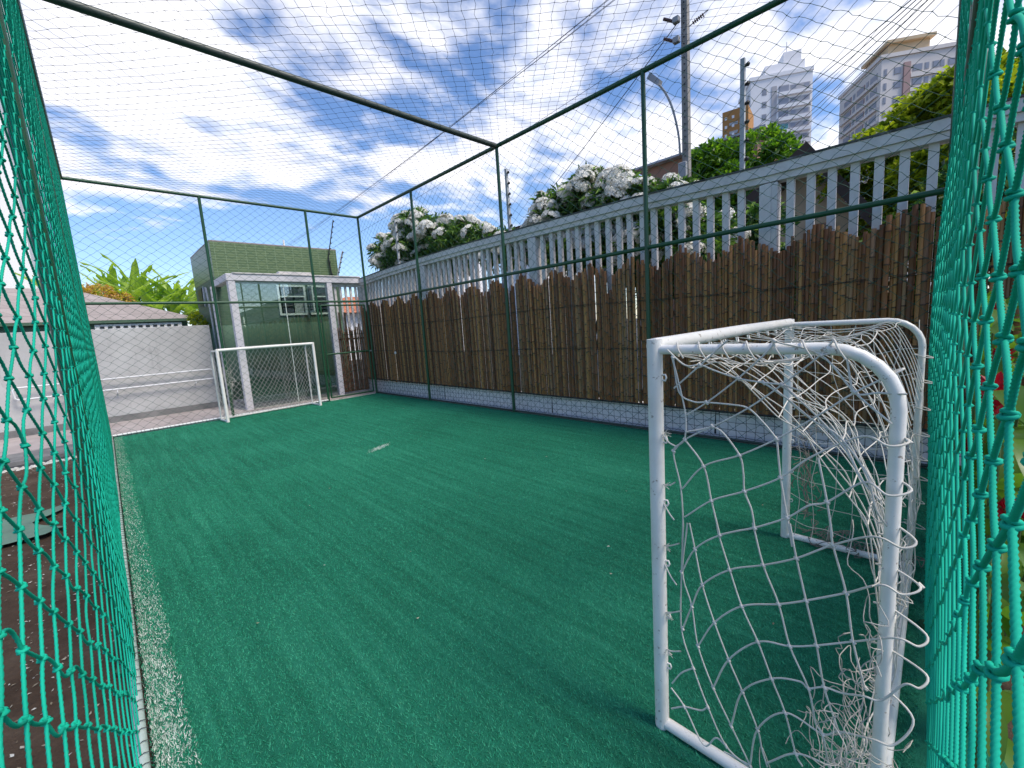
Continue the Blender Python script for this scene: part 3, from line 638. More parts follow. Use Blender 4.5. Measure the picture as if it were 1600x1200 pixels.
# eyelets welded to the inside of posts, and loops round the rear stay
for f in (GA, GB):
    for z in (1.19, 1.0, .80, .60, .42, .24): MB().tube([(f[0], f[1]-.018, z-.007), (f[0], f[1]-.032, z-.009), (f[0], f[1]-.035, z), (f[0], f[1]-.032, z+.009), (f[0], f[1]-.018, z+.007)], .0028, 6).build('net_hook', MT['goal'], gn, True)
for x in [1.3+.14*k for k in range(11)]: MB().tube([(x-.01, .592, 1.266), (x-.012, .588, 1.252), (x, .586, 1.246), (x+.012, .588, 1.252), (x+.01, .592, 1.266)], .003, 6).build('net_hook', MT['goal'], gn, True)
L = []
for k, z in enumerate((1.1, .98, .85, .72, .6, .5, .38, .25)):
    o = .022+.008*(k % 2); L.append([(2.785, .1, z+.01), (2.785, .06, z-.005), (2.80, .05-o, z-.01), (2.83, .06, z), (2.835, .1, z+.006)])
for k in range(7):
    y = .52-.06*k; L.append([(1.17, y-.01, 1.25), (1.168, y+.004, 1.275), (1.185, y+.014, 1.2925), (1.208, y+.022, 1.275), (1.206, y+.02, 1.25)])
for l in L: ropes([l], .0024, 'lacing', gn, 5, 6)
# frayed knot tufts on the near post
mb = MB(); q = random.Random(8)
for z in (1.02, .86, .66, .43, .3):
    for k in range(14):
        a = Vector((q.gauss(0, .5), q.uniform(-1, .2), q.gauss(0, .8))).normalized()*q.uniform(.008, .02); mb.tube([(1.178, .575, z), (1.178+a.x, .572+a.y, z+a.z)], .0006, 3, False)
mb.build('frayed_tuft', MT['white_cord'], gn)

gf = thing('football_goal', (2.4, 9.1, 0), 'far white goal with a sagging net, standing before the green tiled booth', 'goal', 'small football goals')
FA, FB = Vector((1.55, 8.90, 0)), Vector((3.20, 8.985, 0)); FD = Vector((-.03, .37, 0))
goal_frame(gf, FA, FB, FD, 1.285, .026, .014, .09)
MB().tube([tuple(FA+FD+Vector((0,0,.03))), tuple(FB+FD+Vector((0,0,.03)))], .014, 10).build('rear_bar', MT['goal'], gf, True)
nl = []; g = random.Random(3)
for fam in (1, -1):
    for k in range(-14, 30):
        l = []
        for j in range(13):
            t = j/12; s = (k/22) + fam*t*.55
            if s < -.02 or s > 1.02: 
                if len(l) > 2: nl.append(l)
                l = []; continue
            s = min(max(s, 0), 1); s2 = s + .25*t*(1-t)*(1-s)*0 + .16*math.sin(PI*s)*t*.8
            p = FA.lerp(FB, min(s2, 1)) + FD*(t**.7*(.93)); z = 1.26*(1-t)**1.15 + .03 + .02*math.sin(8*s+6*t)*t
            l.append((p.x, p.y+g.gauss(0, .006), z+g.gauss(0, .006)))
        if len(l) > 2: nl.append(l)
ropes(nl, .0026, 'back_net', gf, 2, 4)
nl = []
for X in (FA, FB):
    for k in range(9):
        z0 = 1.2-k*.13
        for sg in (1, -1):
            l = [tuple(X+FD*(j/4)*.95+Vector((g.gauss(0, .008), 0, max(.03, min(1.25, z0+sg*.09*j-.02*j))))) for j in range(5)]; nl.append(l)
ropes(nl, .0022, 'side_net', gf, 2, 4)
nl = tangle((FA.x+.06, FA.y+.2, .75), .03, .05, .17, 10, sd=14, step=.05); ropes(nl, .003, 'tangled_net', gf, 2, 4, 'white_cord')

# ================================================================ picket fence along the street
WF = 4.85
def ztop(y): return float(np.interp(y, [-1.9, 0, 1.3, 2.6, 6.4, 8.5, 10.1], [2.70, 2.72, 2.735, 2.79, 2.835, 2.80, 2.73]))
fence = thing('picket_fence', (WF+.08, 4, 0), 'weathered white concrete picket fence with a mouldy coping, along the street behind the bamboo', 'fence')
pill = [-1.86, 1.265, 4.372, 7.3, 10.12]
mb = MB(); mb.box((WF, -3.2, -.04), (WF+.16, 10.2, .285), .006); mb.build('low_wall', MT['whitewall'], fence)
for y in pill:
    MB().box((WF-.008, y-.078, .287), (WF+.125, y+.078, ztop(y)-.175), .004).build('pillar', MT['fence'], fence)
    MB().box((WF-.016, y-.026, .287), (WF-.0085, y+.026, ztop(y)-.175)).build('pillar_rib', MT['fence'], fence)
ys = [-3.2]+pill
for a, b in zip(ys[:-1], ys[1:]):
    n = max(1, round((b-a)/1.5))
    for k in range(n):
        y0, y1 = a+(b-a)*k/n, a+(b-a)*(k+1)/n; z0, z1 = ztop(y0), ztop(y1)
        def bar(xa, xb, da, db, nm, mat):
            V = [(xa,y0,z0-da),(xb,y0,z0-da),(xb,y1,z1-da),(xa,y1,z1-da),(xa,y0,z0-db),(xb,y0,z0-db),(xb,y1,z1-db),(xa,y1,z1-db)]
            MB().raw(V, [(3,2,1,0),(4,5,6,7),(0,1,5,4),(1,2,6,5),(2,3,7,6),(3,0,4,7)]).build(nm, MT[mat], fence)
        bar(WF-.035, WF+.15, .105, .018, 'beam', 'fence'); bar(WF-.012, WF+.13, .165, .107, 'beam', 'fence')
        bar(WF-.045, WF+.16, .016, .0, 'coping', 'mould')
sl_me = mesh_np('slat', *[np.array([(0,-.031,0),(.05,-.031,0),(.05,.031,0),(0,.031,0),(0,-.031,1),(.05,-.031,1),(.05,.031,1),(0,.031,1)]), np.array([(3,2,1,0),(4,5,6,7),(0,1,5,4),(1,2,6,5),(2,3,7,6),(3,0,4,7)])]); sl_me.materials.append(MT['fence'])
for a, b in zip(ys[:-1], ys[1:]):
    n = int((b-a-.12)/.158)
    for k in range(n):
        y = b-.078-.10-k*.158+R.gauss(0, .003)
        if y < a+.12 or y < -1.2: continue
        o = link('slat', sl_me, None); o.parent = fence; o.matrix_parent_inverse = fence.matrix_world.inverted(); o.location = (WF+.03, y, .28); o.scale = (1, 1, ztop(y)-.15-.28); o.rotation_euler = (R.gauss(0, .004), 0, 0)
# wire mesh hung on the low wall
mx_ = CW+.115; L = []
for k in range(125): y = -.6+k*.088; L.append([(mx_+R.gauss(0,.004), y, .02), (mx_+R.gauss(0,.006), y+R.gauss(0,.006), .15), (mx_, y, .30)])
V, F = sweep(np.array(L), .0024, 4); parts = [(V, F)]
for z in (.03, .105, .185, .265): parts.append(sweep(np.array([[(mx_+R.gauss(0,.003), -.6+k*.11, z+R.gauss(0,.004)) for k in range(100)]]), .0024, 4))
V, F = joinvf(parts); link('wire_mesh', mesh_np('wire_mesh', V, F), MT['wire'], fence)
MB().tube([(mx_, -.8, .292), (mx_, 4, .30), (mx_, 10.0, .33)], .012, 8).build('bottom_pipe', MT['wire'], fence, True)
for y in (4.13, 1.75, 6.9): MB().raw([(WF-.004, y, .02), (WF-.004, y+.02, .02), (WF-.004, y+.008, .26), (WF-.004, y+.002, .26), (WF-.002, y, .02), (WF-.002, y+.02, .02), (WF-.002, y+.008, .26), (WF-.002, y+.002, .26)], [(0,1,2,3),(4,5,6,7),(0,1,5,4),(1,2,6,5),(2,3,7,6),(3,0,4,7)]).build('crack', MT['dark'], fence)

# bamboo screen wired to the fence: every cane is an object
def cane_mesh(seed, H=1.0, r=.0185):
    q = random.Random(seed); z = 0; nodes = [q.uniform(.02, .12)]
    while nodes[-1] < .97: nodes.append(nodes[-1]+q.uniform(.10, .16))
    rings = [(0, r)]
    for n_ in nodes:
        if n_ >= .985: break
        rings += [(n_-.0035, r*.97), (n_, r*1.14), (n_+.0035, r*.97)]
    rings.append((1, r*.93)); s = 8; bx, by = q.gauss(0, .0025), q.gauss(0, .003)
    V, F = [], []
    for (h, rr) in rings:
        cx, cy = bx*math.sin(PI*h), by*math.sin(PI*h)
        for k in range(s): a = 2*PI*k/s; V.append((cx+rr*math.cos(a), cy+rr*math.sin(a), h))
    idx = []
    for i in range(len(rings)-1):
        isn = 1 if abs(rings[i][1]-r*1.14) < 1e-9 or abs(rings[i+1][1]-r*1.14) < 1e-9 else 0
        for k in range(s): F.append((i*s+k, i*s+(k+1) % s, (i+1)*s+(k+1) % s, (i+1)*s+k)); idx.append(isn)
    # hollow cut end
    V2 = len(V); top = (len(rings)-1)*s
    for k in range(s): a = 2*PI*k/s; V.append((rr*.6*math.cos(a)+0, rr*.6*math.sin(a)+0, .999))
    for k in range(s): F.append((top+k, top+(k+1) % s, V2+(k+1) % s, V2+k)); idx.append(1)
    me = bpy.data.meshes.new('cane'); me.from_pydata(V, [], F); me.materials.append(MT['cane']); me.materials.append(MT['cane_node'])
    me.polygons.foreach_set('material_index', idx); me.polygons.foreach_set('use_smooth', [True]*len(F)); me.update(); return me
canes = [cane_mesh(k, r=.0135+.0014*(k % 4)) for k in range(14)]
screen = thing('bamboo_screen', (WF-.05, 4.6, .3), 'brown bamboo cane screen with a zigzag top, wired along the white fence', 'screen')
def zig(y):
    p = ((y+.07)/.615) % 1.0; tri = 1-abs(2*p-1); return 2.0+float(np.interp(y, [-1, 3, 6, 9], [.0, .0, .04, .05])) - .10+.20*tri
y = -1.2; nc = 0; FV, FF_, FI, off_ = [], [], [], 0
while y < 10.02:
    me = canes[R.randrange(14)]; zb = .295+R.uniform(-.008, .012); zt = zig(y)+R.gauss(0, .022)
    if 3.0 < y < 3.06: zt -= .2
    w = R.uniform(.82, 1.25); sc = (w, w, zt-zb); lo = (WF-.052+R.gauss(0, .009), y, zb); ro = (R.gauss(0, .0028), R.gauss(0, .003), R.uniform(0, 6.28))
    if nc < 298:
        o = bpy.data.objects.new('cane', me); COL.objects.link(o); o.parent = screen; o.matrix_parent_inverse = screen.matrix_world.inverted(); o.scale = sc; o.location = lo; o.rotation_euler = ro
    else:           # the far end of the screen, past three hundred canes
        mat_ = Matrix.LocRotScale(Vector(lo), __import__('mathutils').Euler(ro), Vector(sc)); vv = [tuple(mat_ @ v.co) for v in me.vertices]; FV += vv
        for p_ in me.polygons: FF_.append([v+off_ for v in p_.vertices]); FI.append(p_.material_index)
        off_ += len(vv)
    y += .0262*(.5+.5*w)*R.uniform(.95, 1.04); nc += 1
me = bpy.data.meshes.new('far_canes'); me.from_pydata(FV, [], FF_); me.materials.append(MT['cane_far']); me.materials.append(MT['cane_node']); me.polygons.foreach_set('material_index', FI); me.update()
stuff(link('far_canes', me, None, screen))
for z in (.98, 1.56):
    for dz in (0, .012):
        pts = [(WF-.078+R.gauss(0, .003), -1.3+k*.055, z+dz+R.gauss(0, .004)-.015*math.sin((k*.055-1.3)*1.2)) for k in range(204)]
        MB().tube(pts, .0028, 4, False).build('binding_wire', MT['wire'], screen)
mb = MB()
MB().box((WF-.11, 8.475, .925), (WF-.085, 8.53, .98), .006).build('white_tag', MT['goal'], screen)

# ================================================================ far end: frame, glass, booth, gate
fr = thing('white_frame', (3.5, 10.06, 0), 'white concrete post and beam frame with tall glass panes, before the green booth', 'frame')
ZT = 2.765; FY0, FY1 = 9.99, 10.13
for (a, b) in ((2.10, 2.225), (4.03, 4.15)): MB().box((a, FY0, 0), (b, FY1, ZT-.14), .006).build('pillar', MT['lilac'], fr)
MB().box((2.075, FY0-.01, ZT-.139), (4.86, FY1+.01, ZT), .008).build('beam', MT['lilac'], fr)
MB().box((2.2, FY0-.03, ZT+.001), (4.84, FY1+.03, ZT+.022)).build('coping', MT['fence'], fr)
MB().box((3.05, FY0+.0, ZT+.023), (3.72, FY1+.02, ZT+.075), .005).build('light_strip', MT['fence'], fr)
MB().box((2.075, FY1+.012, ZT-.139), (2.22, 11.17, ZT-.002), .006).build('return_beam', MT['lilac'], fr)
MB().box((2.0, 11.08, 0), (2.08, 11.17, ZT-.14), .006).build('pillar', MT['lilac'], fr)
for (a, b, z0, z1) in ((2.23, 3.115, .02, 2.62), (3.13, 4.025, .02, 2.62)):
    MB().box((a, 10.055, z0), (b, 10.063, z1)).build('glass_pane', MT['glass'], fr)
MB().box((3.116, 10.05, .02), (3.129, 10.07, 2.62)).build('glazing_bar', MT['frame_pale'], fr)
MB().box((2.228, 10.045, 2.585), (4.027, 10.075, 2.624)).build('glazing_bar', MT['frame_pale'], fr)
MB().box((2.228, 10.01, .0), (4.027, 10.11, .018)).build('glass_sill', MT['curb'], fr)
booth = thing('guard_booth', (3.5, 12, 0), 'green tiled guard booth with a tall tiled parapet and open windows, behind the far goal', 'booth')
BX0, BX1, BY0, BY1, BZ = 2.12, 4.86, 11.2, 13.6, 3.60
def wallmesh(nm, mat, z0, z1, x0=BX0, x1=BX1, y0=BY0, y1=BY1, holes=()):
    """front wall with holes as separate strips, plus side and rear"""
    mb = MB(); t = .12
    xs = sorted(set([x0, x1]+[h[0] for h in holes]+[h[1] for h in holes])); zs = sorted(set([z0, z1]+[h[2] for h in holes]+[h[3] for h in holes]))
    for xa, xb in zip(xs[:-1], xs[1:]):
        for za, zb in zip(zs[:-1], zs[1:]):
            cx, cz = (xa+xb)/2, (za+zb)/2
            if any(h[0] < cx < h[1] and h[2] < cz < h[3] for h in holes): continue
            mb.box((xa, y0, za), (xb, y0+t, zb))
    mb.box((x0, y0+t, z0), (x0+t, y1, z1)); mb.box((x1-t, y0+t, z0), (x1, y1, z1)); mb.box((x0+t, y1-t, z0), (x1-t, y1, z1))
    return mb.build(nm, MT[mat], booth)
w1 = (3.32, 3.96, 1.98, 2.70); w2 = (4.03, 4.62, 1.98, 2.70)
wallmesh('wall', 'green_tile', 2.86, BZ)
wallmesh('wall', 'green_dark_tile', 1.80, 2.86, holes=[w1, w2, (2.12+.0001, 2.13, 1.8, 1.81)])
wallmesh('wall', 'green_plaster', .55, 1.80)
wallmesh('wall', 'green_dark_tile', .14, .55, y0=BY0-.008)
MB().box((BX0-.03, BY0-.35, .0), (BX1, BY0-.009, .13), .008).build('plinth', MT['pavement'], booth)
MB().box((BX0, BY0, BZ+.001), (BX1, BY1, BZ+.03)).build('roof', MT['roof_grey'], booth)
def windowf(x0, x1, z0, z1, y, nm='window'):
    f = MB(); t = .045
    f.box((x0, y-.03, z0), (x1, y+.03, z0+t)).box((x0, y-.03, z1-t), (x1, y+.03, z1)).box((x0, y-.03, z0+t), (x0+t, y+.03, z1-t)).box((x1-t, y-.03, z0+t), (x1, y+.03, z1-t)); zm = z0+.6*(z1-z0)
    f.box((x0+t, y-.025, zm), (x1-t, y+.025, zm+.03)); fo = f.build(nm, MT['frame_pale'], booth)
    MB().box((x0+t, y-.004, zm+.03), (x1-t, y+.004, z1-t)).build('pane', MT['winglass'], fo)
    return fo
fo = windowf(*w1, BY0-.01)
mb = MB()
for k in range(7): mb.box((3.70+k*.03, BY0+.05, 2.02), (3.712+k*.03, BY0+.06, 2.36))
mb.build('grille', MT['frame_pale'], fo)
windowf(*w2, BY0-.01)
mb = MB(); yy = BY0-.05      # casement left ajar
f = mb; f.box((4.0, yy-.30, 2.03), (4.03, yy-.27, 2.66)); f.box((4.0, yy-.28, 2.03), (4.035, yy, 2.07)).box((4.0, yy-.28, 2.62), (4.035, yy, 2.66)).box((4.0, yy-.02, 2.07), (4.035, yy, 2.62)); fo = mb.build('casement', MT['frame_pale'], booth)
MB().box((4.01, yy-.27, 2.07), (4.016, yy-.02, 2.62)).build('pane', MT['winglass'], fo)
MB().box((BX0+.2, BY0+.6, .2), (BX1-.2, BY0+.62, 2.8)).build('dim_interior_sheet', MT['dark'], booth)  # near-black sheet behind the windows, the dim interior put into its colour
MB().box((BX0-.06, 12.5, 2.35), (BX0-.002, 12.95, 2.75)).build('window', MT['dark'], booth)
MB().tube([(BX0-.05, 12.35, 2.3), (BX0-.06, 12.2, 2.75), (BX0-.05, 12.0, 2.7), (BX0-.045, 11.9, 2.2), (BX0-.045, 11.85, 1.3), (BX0-.045, 11.85, .1)], .022, 8).build('conduit', MT['post_grey'], booth, True)
MB().tube([(3.72, 11.5, BZ), (3.72, 11.5, BZ+.22)], .02, 8).build('vent_pipe', MT['goal'], booth)
# small orange sign patch reflected tiles: a tiled patch on the return wall
# bamboo gate between frame and fence
gate = thing('bamboo_gate', (4.5, 10.05, 0), 'narrow gate of reddish bamboo canes below white pickets, in the far corner', 'gate')
gc = [cane_mesh(40+k, r=.0165) for k in range(4)]
for m_ in gc: m_.materials[0] = MT['gatecane']
x = 4.21
x = 4.18
for k in range(16):
    o = link('cane', gc[k % 4], None); o.parent = gate; o.matrix_parent_inverse = gate.matrix_world.inverted()
    zt = 1.55+.06*math.sin(k*1.2)+R.gauss(0, .02)+(.14 if k == 13 else 0); o.scale = (1, 1, zt-.06); o.location = (x, 10.03+R.gauss(0, .004), .06); o.rotation_euler = (0, R.gauss(0, .008), R.uniform(0, 6)); x += .036+(.018 if k in (6, 9, 12) else 0)
for z in (.55, 1.02, 1.42): MB().tube([(4.19, 10.01, z), (4.8, 10.01, z+.01)], .006, 5).build('binding_wire', MT['wire'], gate)
mb = MB(); mb.box((4.185, 10.04, .05), (4.8, 10.07, .09)); mb.box((4.185, 10.04, 1.3), (4.8, 10.07, 1.34)); mb.build('gate_rail', MT['darkwood'], gate)
for k in range(2): MB().box((4.23+.13*k, 10.02, 1.5), (4.27+.13*k, 10.035, 1.95)).build('hinge_board', MT['darkwood'], gate)
pk = thing('corner_picket_fence', (4.5, 10.12, 0), 'short run of white pickets over the bamboo gate, between frame and corner post', 'fence')
for k in range(5): MB().box((4.235+.125*k, 10.10, .1), (4.285+.125*k, 10.14, 2.55), .003).build('slat', MT['fence'], pk)
MB().box((4.182, 10.085, 2.551), (4.84, 10.145, 2.62)).build('top_bar', MT['fence'], pk)

# ================================================================ wall, railing and house beyond the pitch
bw = MB(); bw.box((-9, 11.4, -.03), (1.92, 11.55, 1.83), .006); tag(bw.build('boundary_wall', MT['backwall']), 'stained whitewashed boundary wall with a white handrail, beyond the far left end of the pitch', 'wall')
bw = MB(); bw.box((-9, 11.32, .012), (1.92, 11.399, .13)); struct(bw.build('wall_kerb', MT['path']))
rl = thing('handrail', (.5, 11.3, .6), 'white double pipe handrail fixed on the stained boundary wall', 'handrail')
for z in (.87, .66): MB().tube([(-1.02, 11.27, z), (1.8, 11.27, z)], .016, 8).build('pipe', MT['rail_white'], rl, True)
MB().tube([(-1.02, 11.27, .87), (-1.06, 11.27, .84), (-1.06, 11.27, .69), (-1.02, 11.27, .66)], .016, 8).build('pipe', MT['rail_white'], rl, True)
MB().tube([(1.8, 11.27, .87), (1.84, 11.27, .84), (1.84, 11.27, .69), (1.8, 11.27, .66)], .016, 8).build('pipe', MT['rail_white'], rl, True)
for x in (-.6, .25, 1.5): MB().tube([(x, 11.27, .66), (x, 11.27, .60), (x, 11.4, .58)], .01, 6).build('bracket', MT['rail_white'], rl)
hs_ = thing('tiled_house', (0, 14, 0), 'low house with a grey tiled hip roof and green tiled band, behind the boundary wall', 'house')
MB().box((-7, 12.70, 0), (1.72, 17, 2.0)).build('wall', MT['green_dark_tile'], hs_)
V = [(-7.4, 12.6, 2.06), (1.92, 12.6, 2.06), (1.92, 16.4, 2.06), (-7.4, 16.4, 2.06), (-5, 14.5, 2.92), (-.2, 14.5, 2.92)]
MB().raw(V, [(0,1,5,4)]).raw(V, [(2,3,4,5)]).raw(V, [(1,2,5)]).raw(V, [(3,0,4)]).build('roof', MT['roof_grey'], hs_)
MB().box((-7.4, 12.58, 2.0), (1.92, 12.66, 2.055)).build('fascia', MT['green_dark_tile'], hs_)
v = MB().box((.12, 12.64, 1.74), (1.6, 12.699, 1.975)).build('vent_band', MT['rail_white'], hs_)
for k in range(11): MB().box((.2+k*.125, 12.62, 1.895), (.27+k*.125, 12.639, 1.935)).build('slot', MT['dark'], v)
wb = thing('apartment_building', (-6, 24, 0), 'white rendered two storey building seen through the green netting, past the boundary wall', 'building')
MB().box((-12, 18.5, 3.3), (-.85, 28, 11)).build('upper_floor', MT['b_white'], wb)
MB().box((-11, 20.0, 0), (-1.6, 27, 3.3)).build('ground_floor', MT['b_shade'], wb)  # shade beneath the upper floor is put into this grey
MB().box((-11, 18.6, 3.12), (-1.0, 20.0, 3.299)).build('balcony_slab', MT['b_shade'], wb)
f = MB().box((-1.9, 18.46, 6.0), (-1.15, 18.499, 7.1)).build('window', MT['winglass'], wb)
for k in range(4): MB().box((-1.9, 18.43, 6.1+k*.25), (-1.15, 18.455, 6.13+k*.25)).build('louvre', MT['dark'], f)
for x in (-10.9, -6, -1.8): MB().box((x-.15, 18.9, 0), (x+.15, 19.2, 3.12)).build('column', MT['b_white'], wb)

# ================================================================ foliage helpers
def leaves(P, D, length, width, name=None, fold=.25, curl=.3):
    """kite leaves: P base (n,3), D direction (n,3); two triangles folded on the midrib, tip drooping"""
    n = len(P); D = D/(np.linalg.norm(D, axis=1, keepdims=True)+1e-9); L = np.broadcast_to(np.asarray(length), (n,))[:, None]; Wd = np.broadcast_to(np.asarray(width), (n,))[:, None]
    up = rng.normal(0, .5, (n, 3))+np.array([0, 0, 1.]); S = np.cross(D, up); S /= (np.linalg.norm(S, axis=1, keepdims=True)+1e-9); N = np.cross(S, D)
    mid = P+D*L*.45; tip = P+D*L-np.array([0, 0, 1.])*L*curl*.5
    V = np.stack([P, mid+S*Wd*.5+N*Wd*fold, tip, mid-S*Wd*.5+N*Wd*fold], 1).reshape(-1, 3); i = np.arange(n)*4
    return V, np.concatenate([np.stack([i, i+1, i+2], 1), np.stack([i, i+2, i+3], 1)])
def crown_pts(blobs, n, shell=.35):
    """blobs: (x,y,z,rx,ry,rz); points near the surfaces of the blobs with outward directions"""
    b = np.array(blobs, float); w = (b[:, 3]*b[:, 4]+b[:, 4]*b[:, 5]); k = rng.choice(len(b), n, p=w/w.sum())
    d = rng.normal(0, 1, (n, 3)); d /= np.linalg.norm(d, axis=1, keepdims=True); d[:, 2] = np.where((d[:, 2] < -.4), -d[:, 2], d[:, 2])
    rr = 1-shell*rng.random(n)**1.6; return b[k, :3]+d*b[k, 3:6]*rr[:, None], d
def spread_blobs(c, r, n, br, seed):
    q = random.Random(seed); out = []
    while len(out) < n:
        p = [q.uniform(-1, 1) for _ in range(3)]
        if sum(x*x for x in p) > 1 or p[2] < -.6: continue
        s = br*q.uniform(.6, 1.3); out.append((c[0]+p[0]*r[0], c[1]+p[1]*r[1], c[2]+p[2]*r[2], s, s, s*.8))
    return out
def tree(name, base, blobs, n, ll, lw, mat, label, cat='tree', trunk_r=.15, limbs=6, group=None, clump=5, seed=1):
    t = thing(name, base, label, cat, group)
    nb = n//clump; P, D = crown_pts(blobs, nb); P = np.repeat(P, clump, 0)+rng.normal(0, ll*.35, (nb*clump, 3)); D = np.repeat(D, clump, 0)+rng.normal(0, .75, (nb*clump, 3)); 
    V, F = leaves(P, D, ll*rng.uniform(.7, 1.2, len(P)), lw*rng.uniform(.8, 1.2, len(P))); link('crown', mesh_np('crown', V, F), MT[mat], t)
    q = random.Random(seed); mb = MB(); cx, cy, cz = np.mean([b[:3] for b in blobs], axis=0); top = Vector((cx, cy, cz)); b0 = Vector(base)
    mb.tube([tuple(b0), tuple(b0.lerp(top, .3)+Vector((q.gauss(0, .06), q.gauss(0, .06), 0))), tuple(b0.lerp(top, .65)), tuple(top)], [trunk_r, trunk_r*.75, trunk_r*.55, trunk_r*.3], 9)
    for k in range(limbs):
        bl = blobs[q.randrange(len(blobs))]; s = b0.lerp(top, q.uniform(.35, .8)); e = Vector(bl[:3]); mb.tube([tuple(s), tuple(s.lerp(e, .5)+Vector((0, 0, .1))), tuple(e)], [trunk_r*.4, trunk_r*.25, trunk_r*.1], 6)
    mb.build('trunk', MT['bark'], t, True); return t
# flowering shrubs: narrow leaves in rosettes, round white flower heads
def fl_head(seed):
    q = np.random.default_rng(seed); n = 66; d = q.normal(0, 1, (n, 3)); d /= np.linalg.norm(d, axis=1, keepdims=True); d[:, 2] = np.abs(d[:, 2])*1.1-.25
    VV, FF, o = [], [], 0
    for i in range(n):
        c = d[i]*.11*q.uniform(.75, 1.1); nr = d[i]/np.linalg.norm(d[i]); a = np.cross(nr, [.3, .2, .9]); a /= np.linalg.norm(a); b = np.cross(nr, a); ph = q.uniform(0, 6)
        for k in range(5):
            t = ph+k*2*PI/5; e = np.cos(t)*a+np.sin(t)*b; f = -np.sin(t)*a+np.cos(t)*b; r_ = .036
            VV += [c, c+e*r_*.6+f*r_*.38+nr*.006, c+e*r_+nr*.001, c+e*r_*.6-f*r_*.38+nr*.006]; FF.append((o, o+1, o+2, o+3)); o += 4
    me = mesh_np('flower_head', np.array(VV), np.array(FF)); me.materials.append(MT['petal']); return me
heads = [fl_head(50+k) for k in range(4)]
def shrub(base, blobs, n, nh, label, seed, minz=2.5, ymin=-99):
    t = thing('flowering_shrub', base, label, 'shrub', 'white flowering shrubs over the fence')
    n = int(n*2.2); nb = n//14; P, D = crown_pts(blobs, nb, .5); P = np.repeat(P, 14, 0); D = np.repeat(D*.5, 14, 0)+rng.normal(0, .8, (nb*14, 3)); P = P+D*.03
    V, F = leaves(P, D, .17*rng.uniform(.6, 1.25, len(P)), .036, curl=.55); link('foliage', mesh_np('foliage', V, F), MT['leaf_dark'], t)
    q = random.Random(seed); mb = MB(); b0 = Vector(base)
    for k in range(8):
        bl = blobs[k % len(blobs)]; e = Vector(bl[:3]); m0 = b0+Vector((q.gauss(0, .15), q.gauss(0, .3), 0)); mb.tube([tuple(m0), tuple(m0.lerp(e, .6)+Vector((0, q.gauss(0, .2), .1))), tuple(e+Vector((0, 0, bl[5]*.6)))], [.04, .025, .012], 6)
    mb.build('stem', MT['bark'], t, True)
    k = 0
    while k < nh:
        bl = blobs[q.randrange(len(blobs))]; d = Vector((q.gauss(-.35, .8), q.gauss(-.1, .8), q.gauss(.45, .7))).normalized(); p = Vector(bl[:3])+Vector((d.x*bl[3], d.y*bl[4], d.z*bl[5]))*1.04
        if p.z < minz and q.random() < .7: continue
        o = link('flower_head', heads[q.randrange(4)], None); o.parent = t; o.matrix_parent_inverse = t.matrix_world.inverted(); o.location = p; s = q.uniform(1.0, 1.75); o.scale = (s, s, s*.8); o.rotation_euler = (q.gauss(0, .4), q.gauss(0, .4), q.uniform(0, 6)); k += 1
    return t
shrub((6.1, 8.6, 0), spread_blobs((6.2, 9.3, 2.9), (.45, 1.5, 1.0), 16, .42, 4)+[(6.1, 10.7, 3.45, .45, .4, .5), (6.05, 8.4, 3.55, .4, .55, .4), (6.05, 9.2, 3.9, .35, .4, .35), (6.1, 7.6, 3.2, .5, .6, .5), (6.1, 6.9, 2.9, .45, .5, .5), (6.1, 6.1, 2.75, .4, .5, .42), (6.15, 9.6, 3.9, .4, .5, .35)], 9500, 200, 'dark shrub with round white flower heads, the farthest one rising over the picket fence', 3)
shrub((6.0, 4.3, 0), spread_blobs((6.1, 4.25, 2.7), (.4, .75, .65), 12, .38, 6)+[(6.0, 4.7, 3.2, .4, .4, .34), (6.0, 4.1, 3.3, .4, .42, .34), (6.0, 5.0, 2.95, .35, .35, .35), (5.95, 3.6, 3.15, .35, .4, .32), (6.0, 5.3, 2.75, .3, .35, .35)], 8600, 200, 'mounded shrub crowded with white flower heads, between the cage post and the utility pole', 5, 2.6)
shrub((5.9, 2.9, 0), spread_blobs((5.95, 2.85, 2.2), (.35, .6, .8), 11, .33, 9)+[(5.9, 3.1, 2.9, .3, .35, .3), (5.9, 2.6, 2.85, .3, .3, .25), (5.9, 3.45, 2.95, .3, .3, .28)], 5600, 60, 'lower white flowering shrub directly before the foot of the utility pole', 7, 2.2)
# trees
tree('broadleaf_tree', (12.8, 4.1, 0), spread_blobs((12.8, 4.2, 3.9), (1.3, 1.6, 1.5), 34, .55, 21)+[(12.3, 3.4, 5.25, .5, .5, .4), (12.6, 4.5, 5.3, .8, .8, .45), (12.2, 2.95, 4.9, .5, .4, .35), (12.5, 5.4, 4.6, .6, .5, .4)], 26000, .15, .085, 'leaf_tree', 'round green broadleaf tree standing across the street behind the utility pole', trunk_r=.2, seed=2)
tree('broadleaf_tree', (10.6, .1, 0), spread_blobs((10.5, -.1, 3.1), (1.1, 1.6, 1.5), 34, .5, 31)+[(10.3, .45, 4.3, .5, .5, .4), (10.4, -.1, 4.45, .6, .6, .4), (10.2, .95, 3.75, .45, .5, .3)], 26000, .14, .08, 'leaf_yellow', 'bright yellow green tree rising over the fence before the cream tower', trunk_r=.2, seed=3)
tree('climbing_vine', (6.4, .3, 0), spread_blobs((6.5, -.2, 1.5), (.35, 1.3, 1.2), 24, .38, 41), 9000, .10, .055, 'leaf_vine', 'dark leafy climber massed behind the pickets at the near end of the fence', 'vine', trunk_r=.05, seed=4)
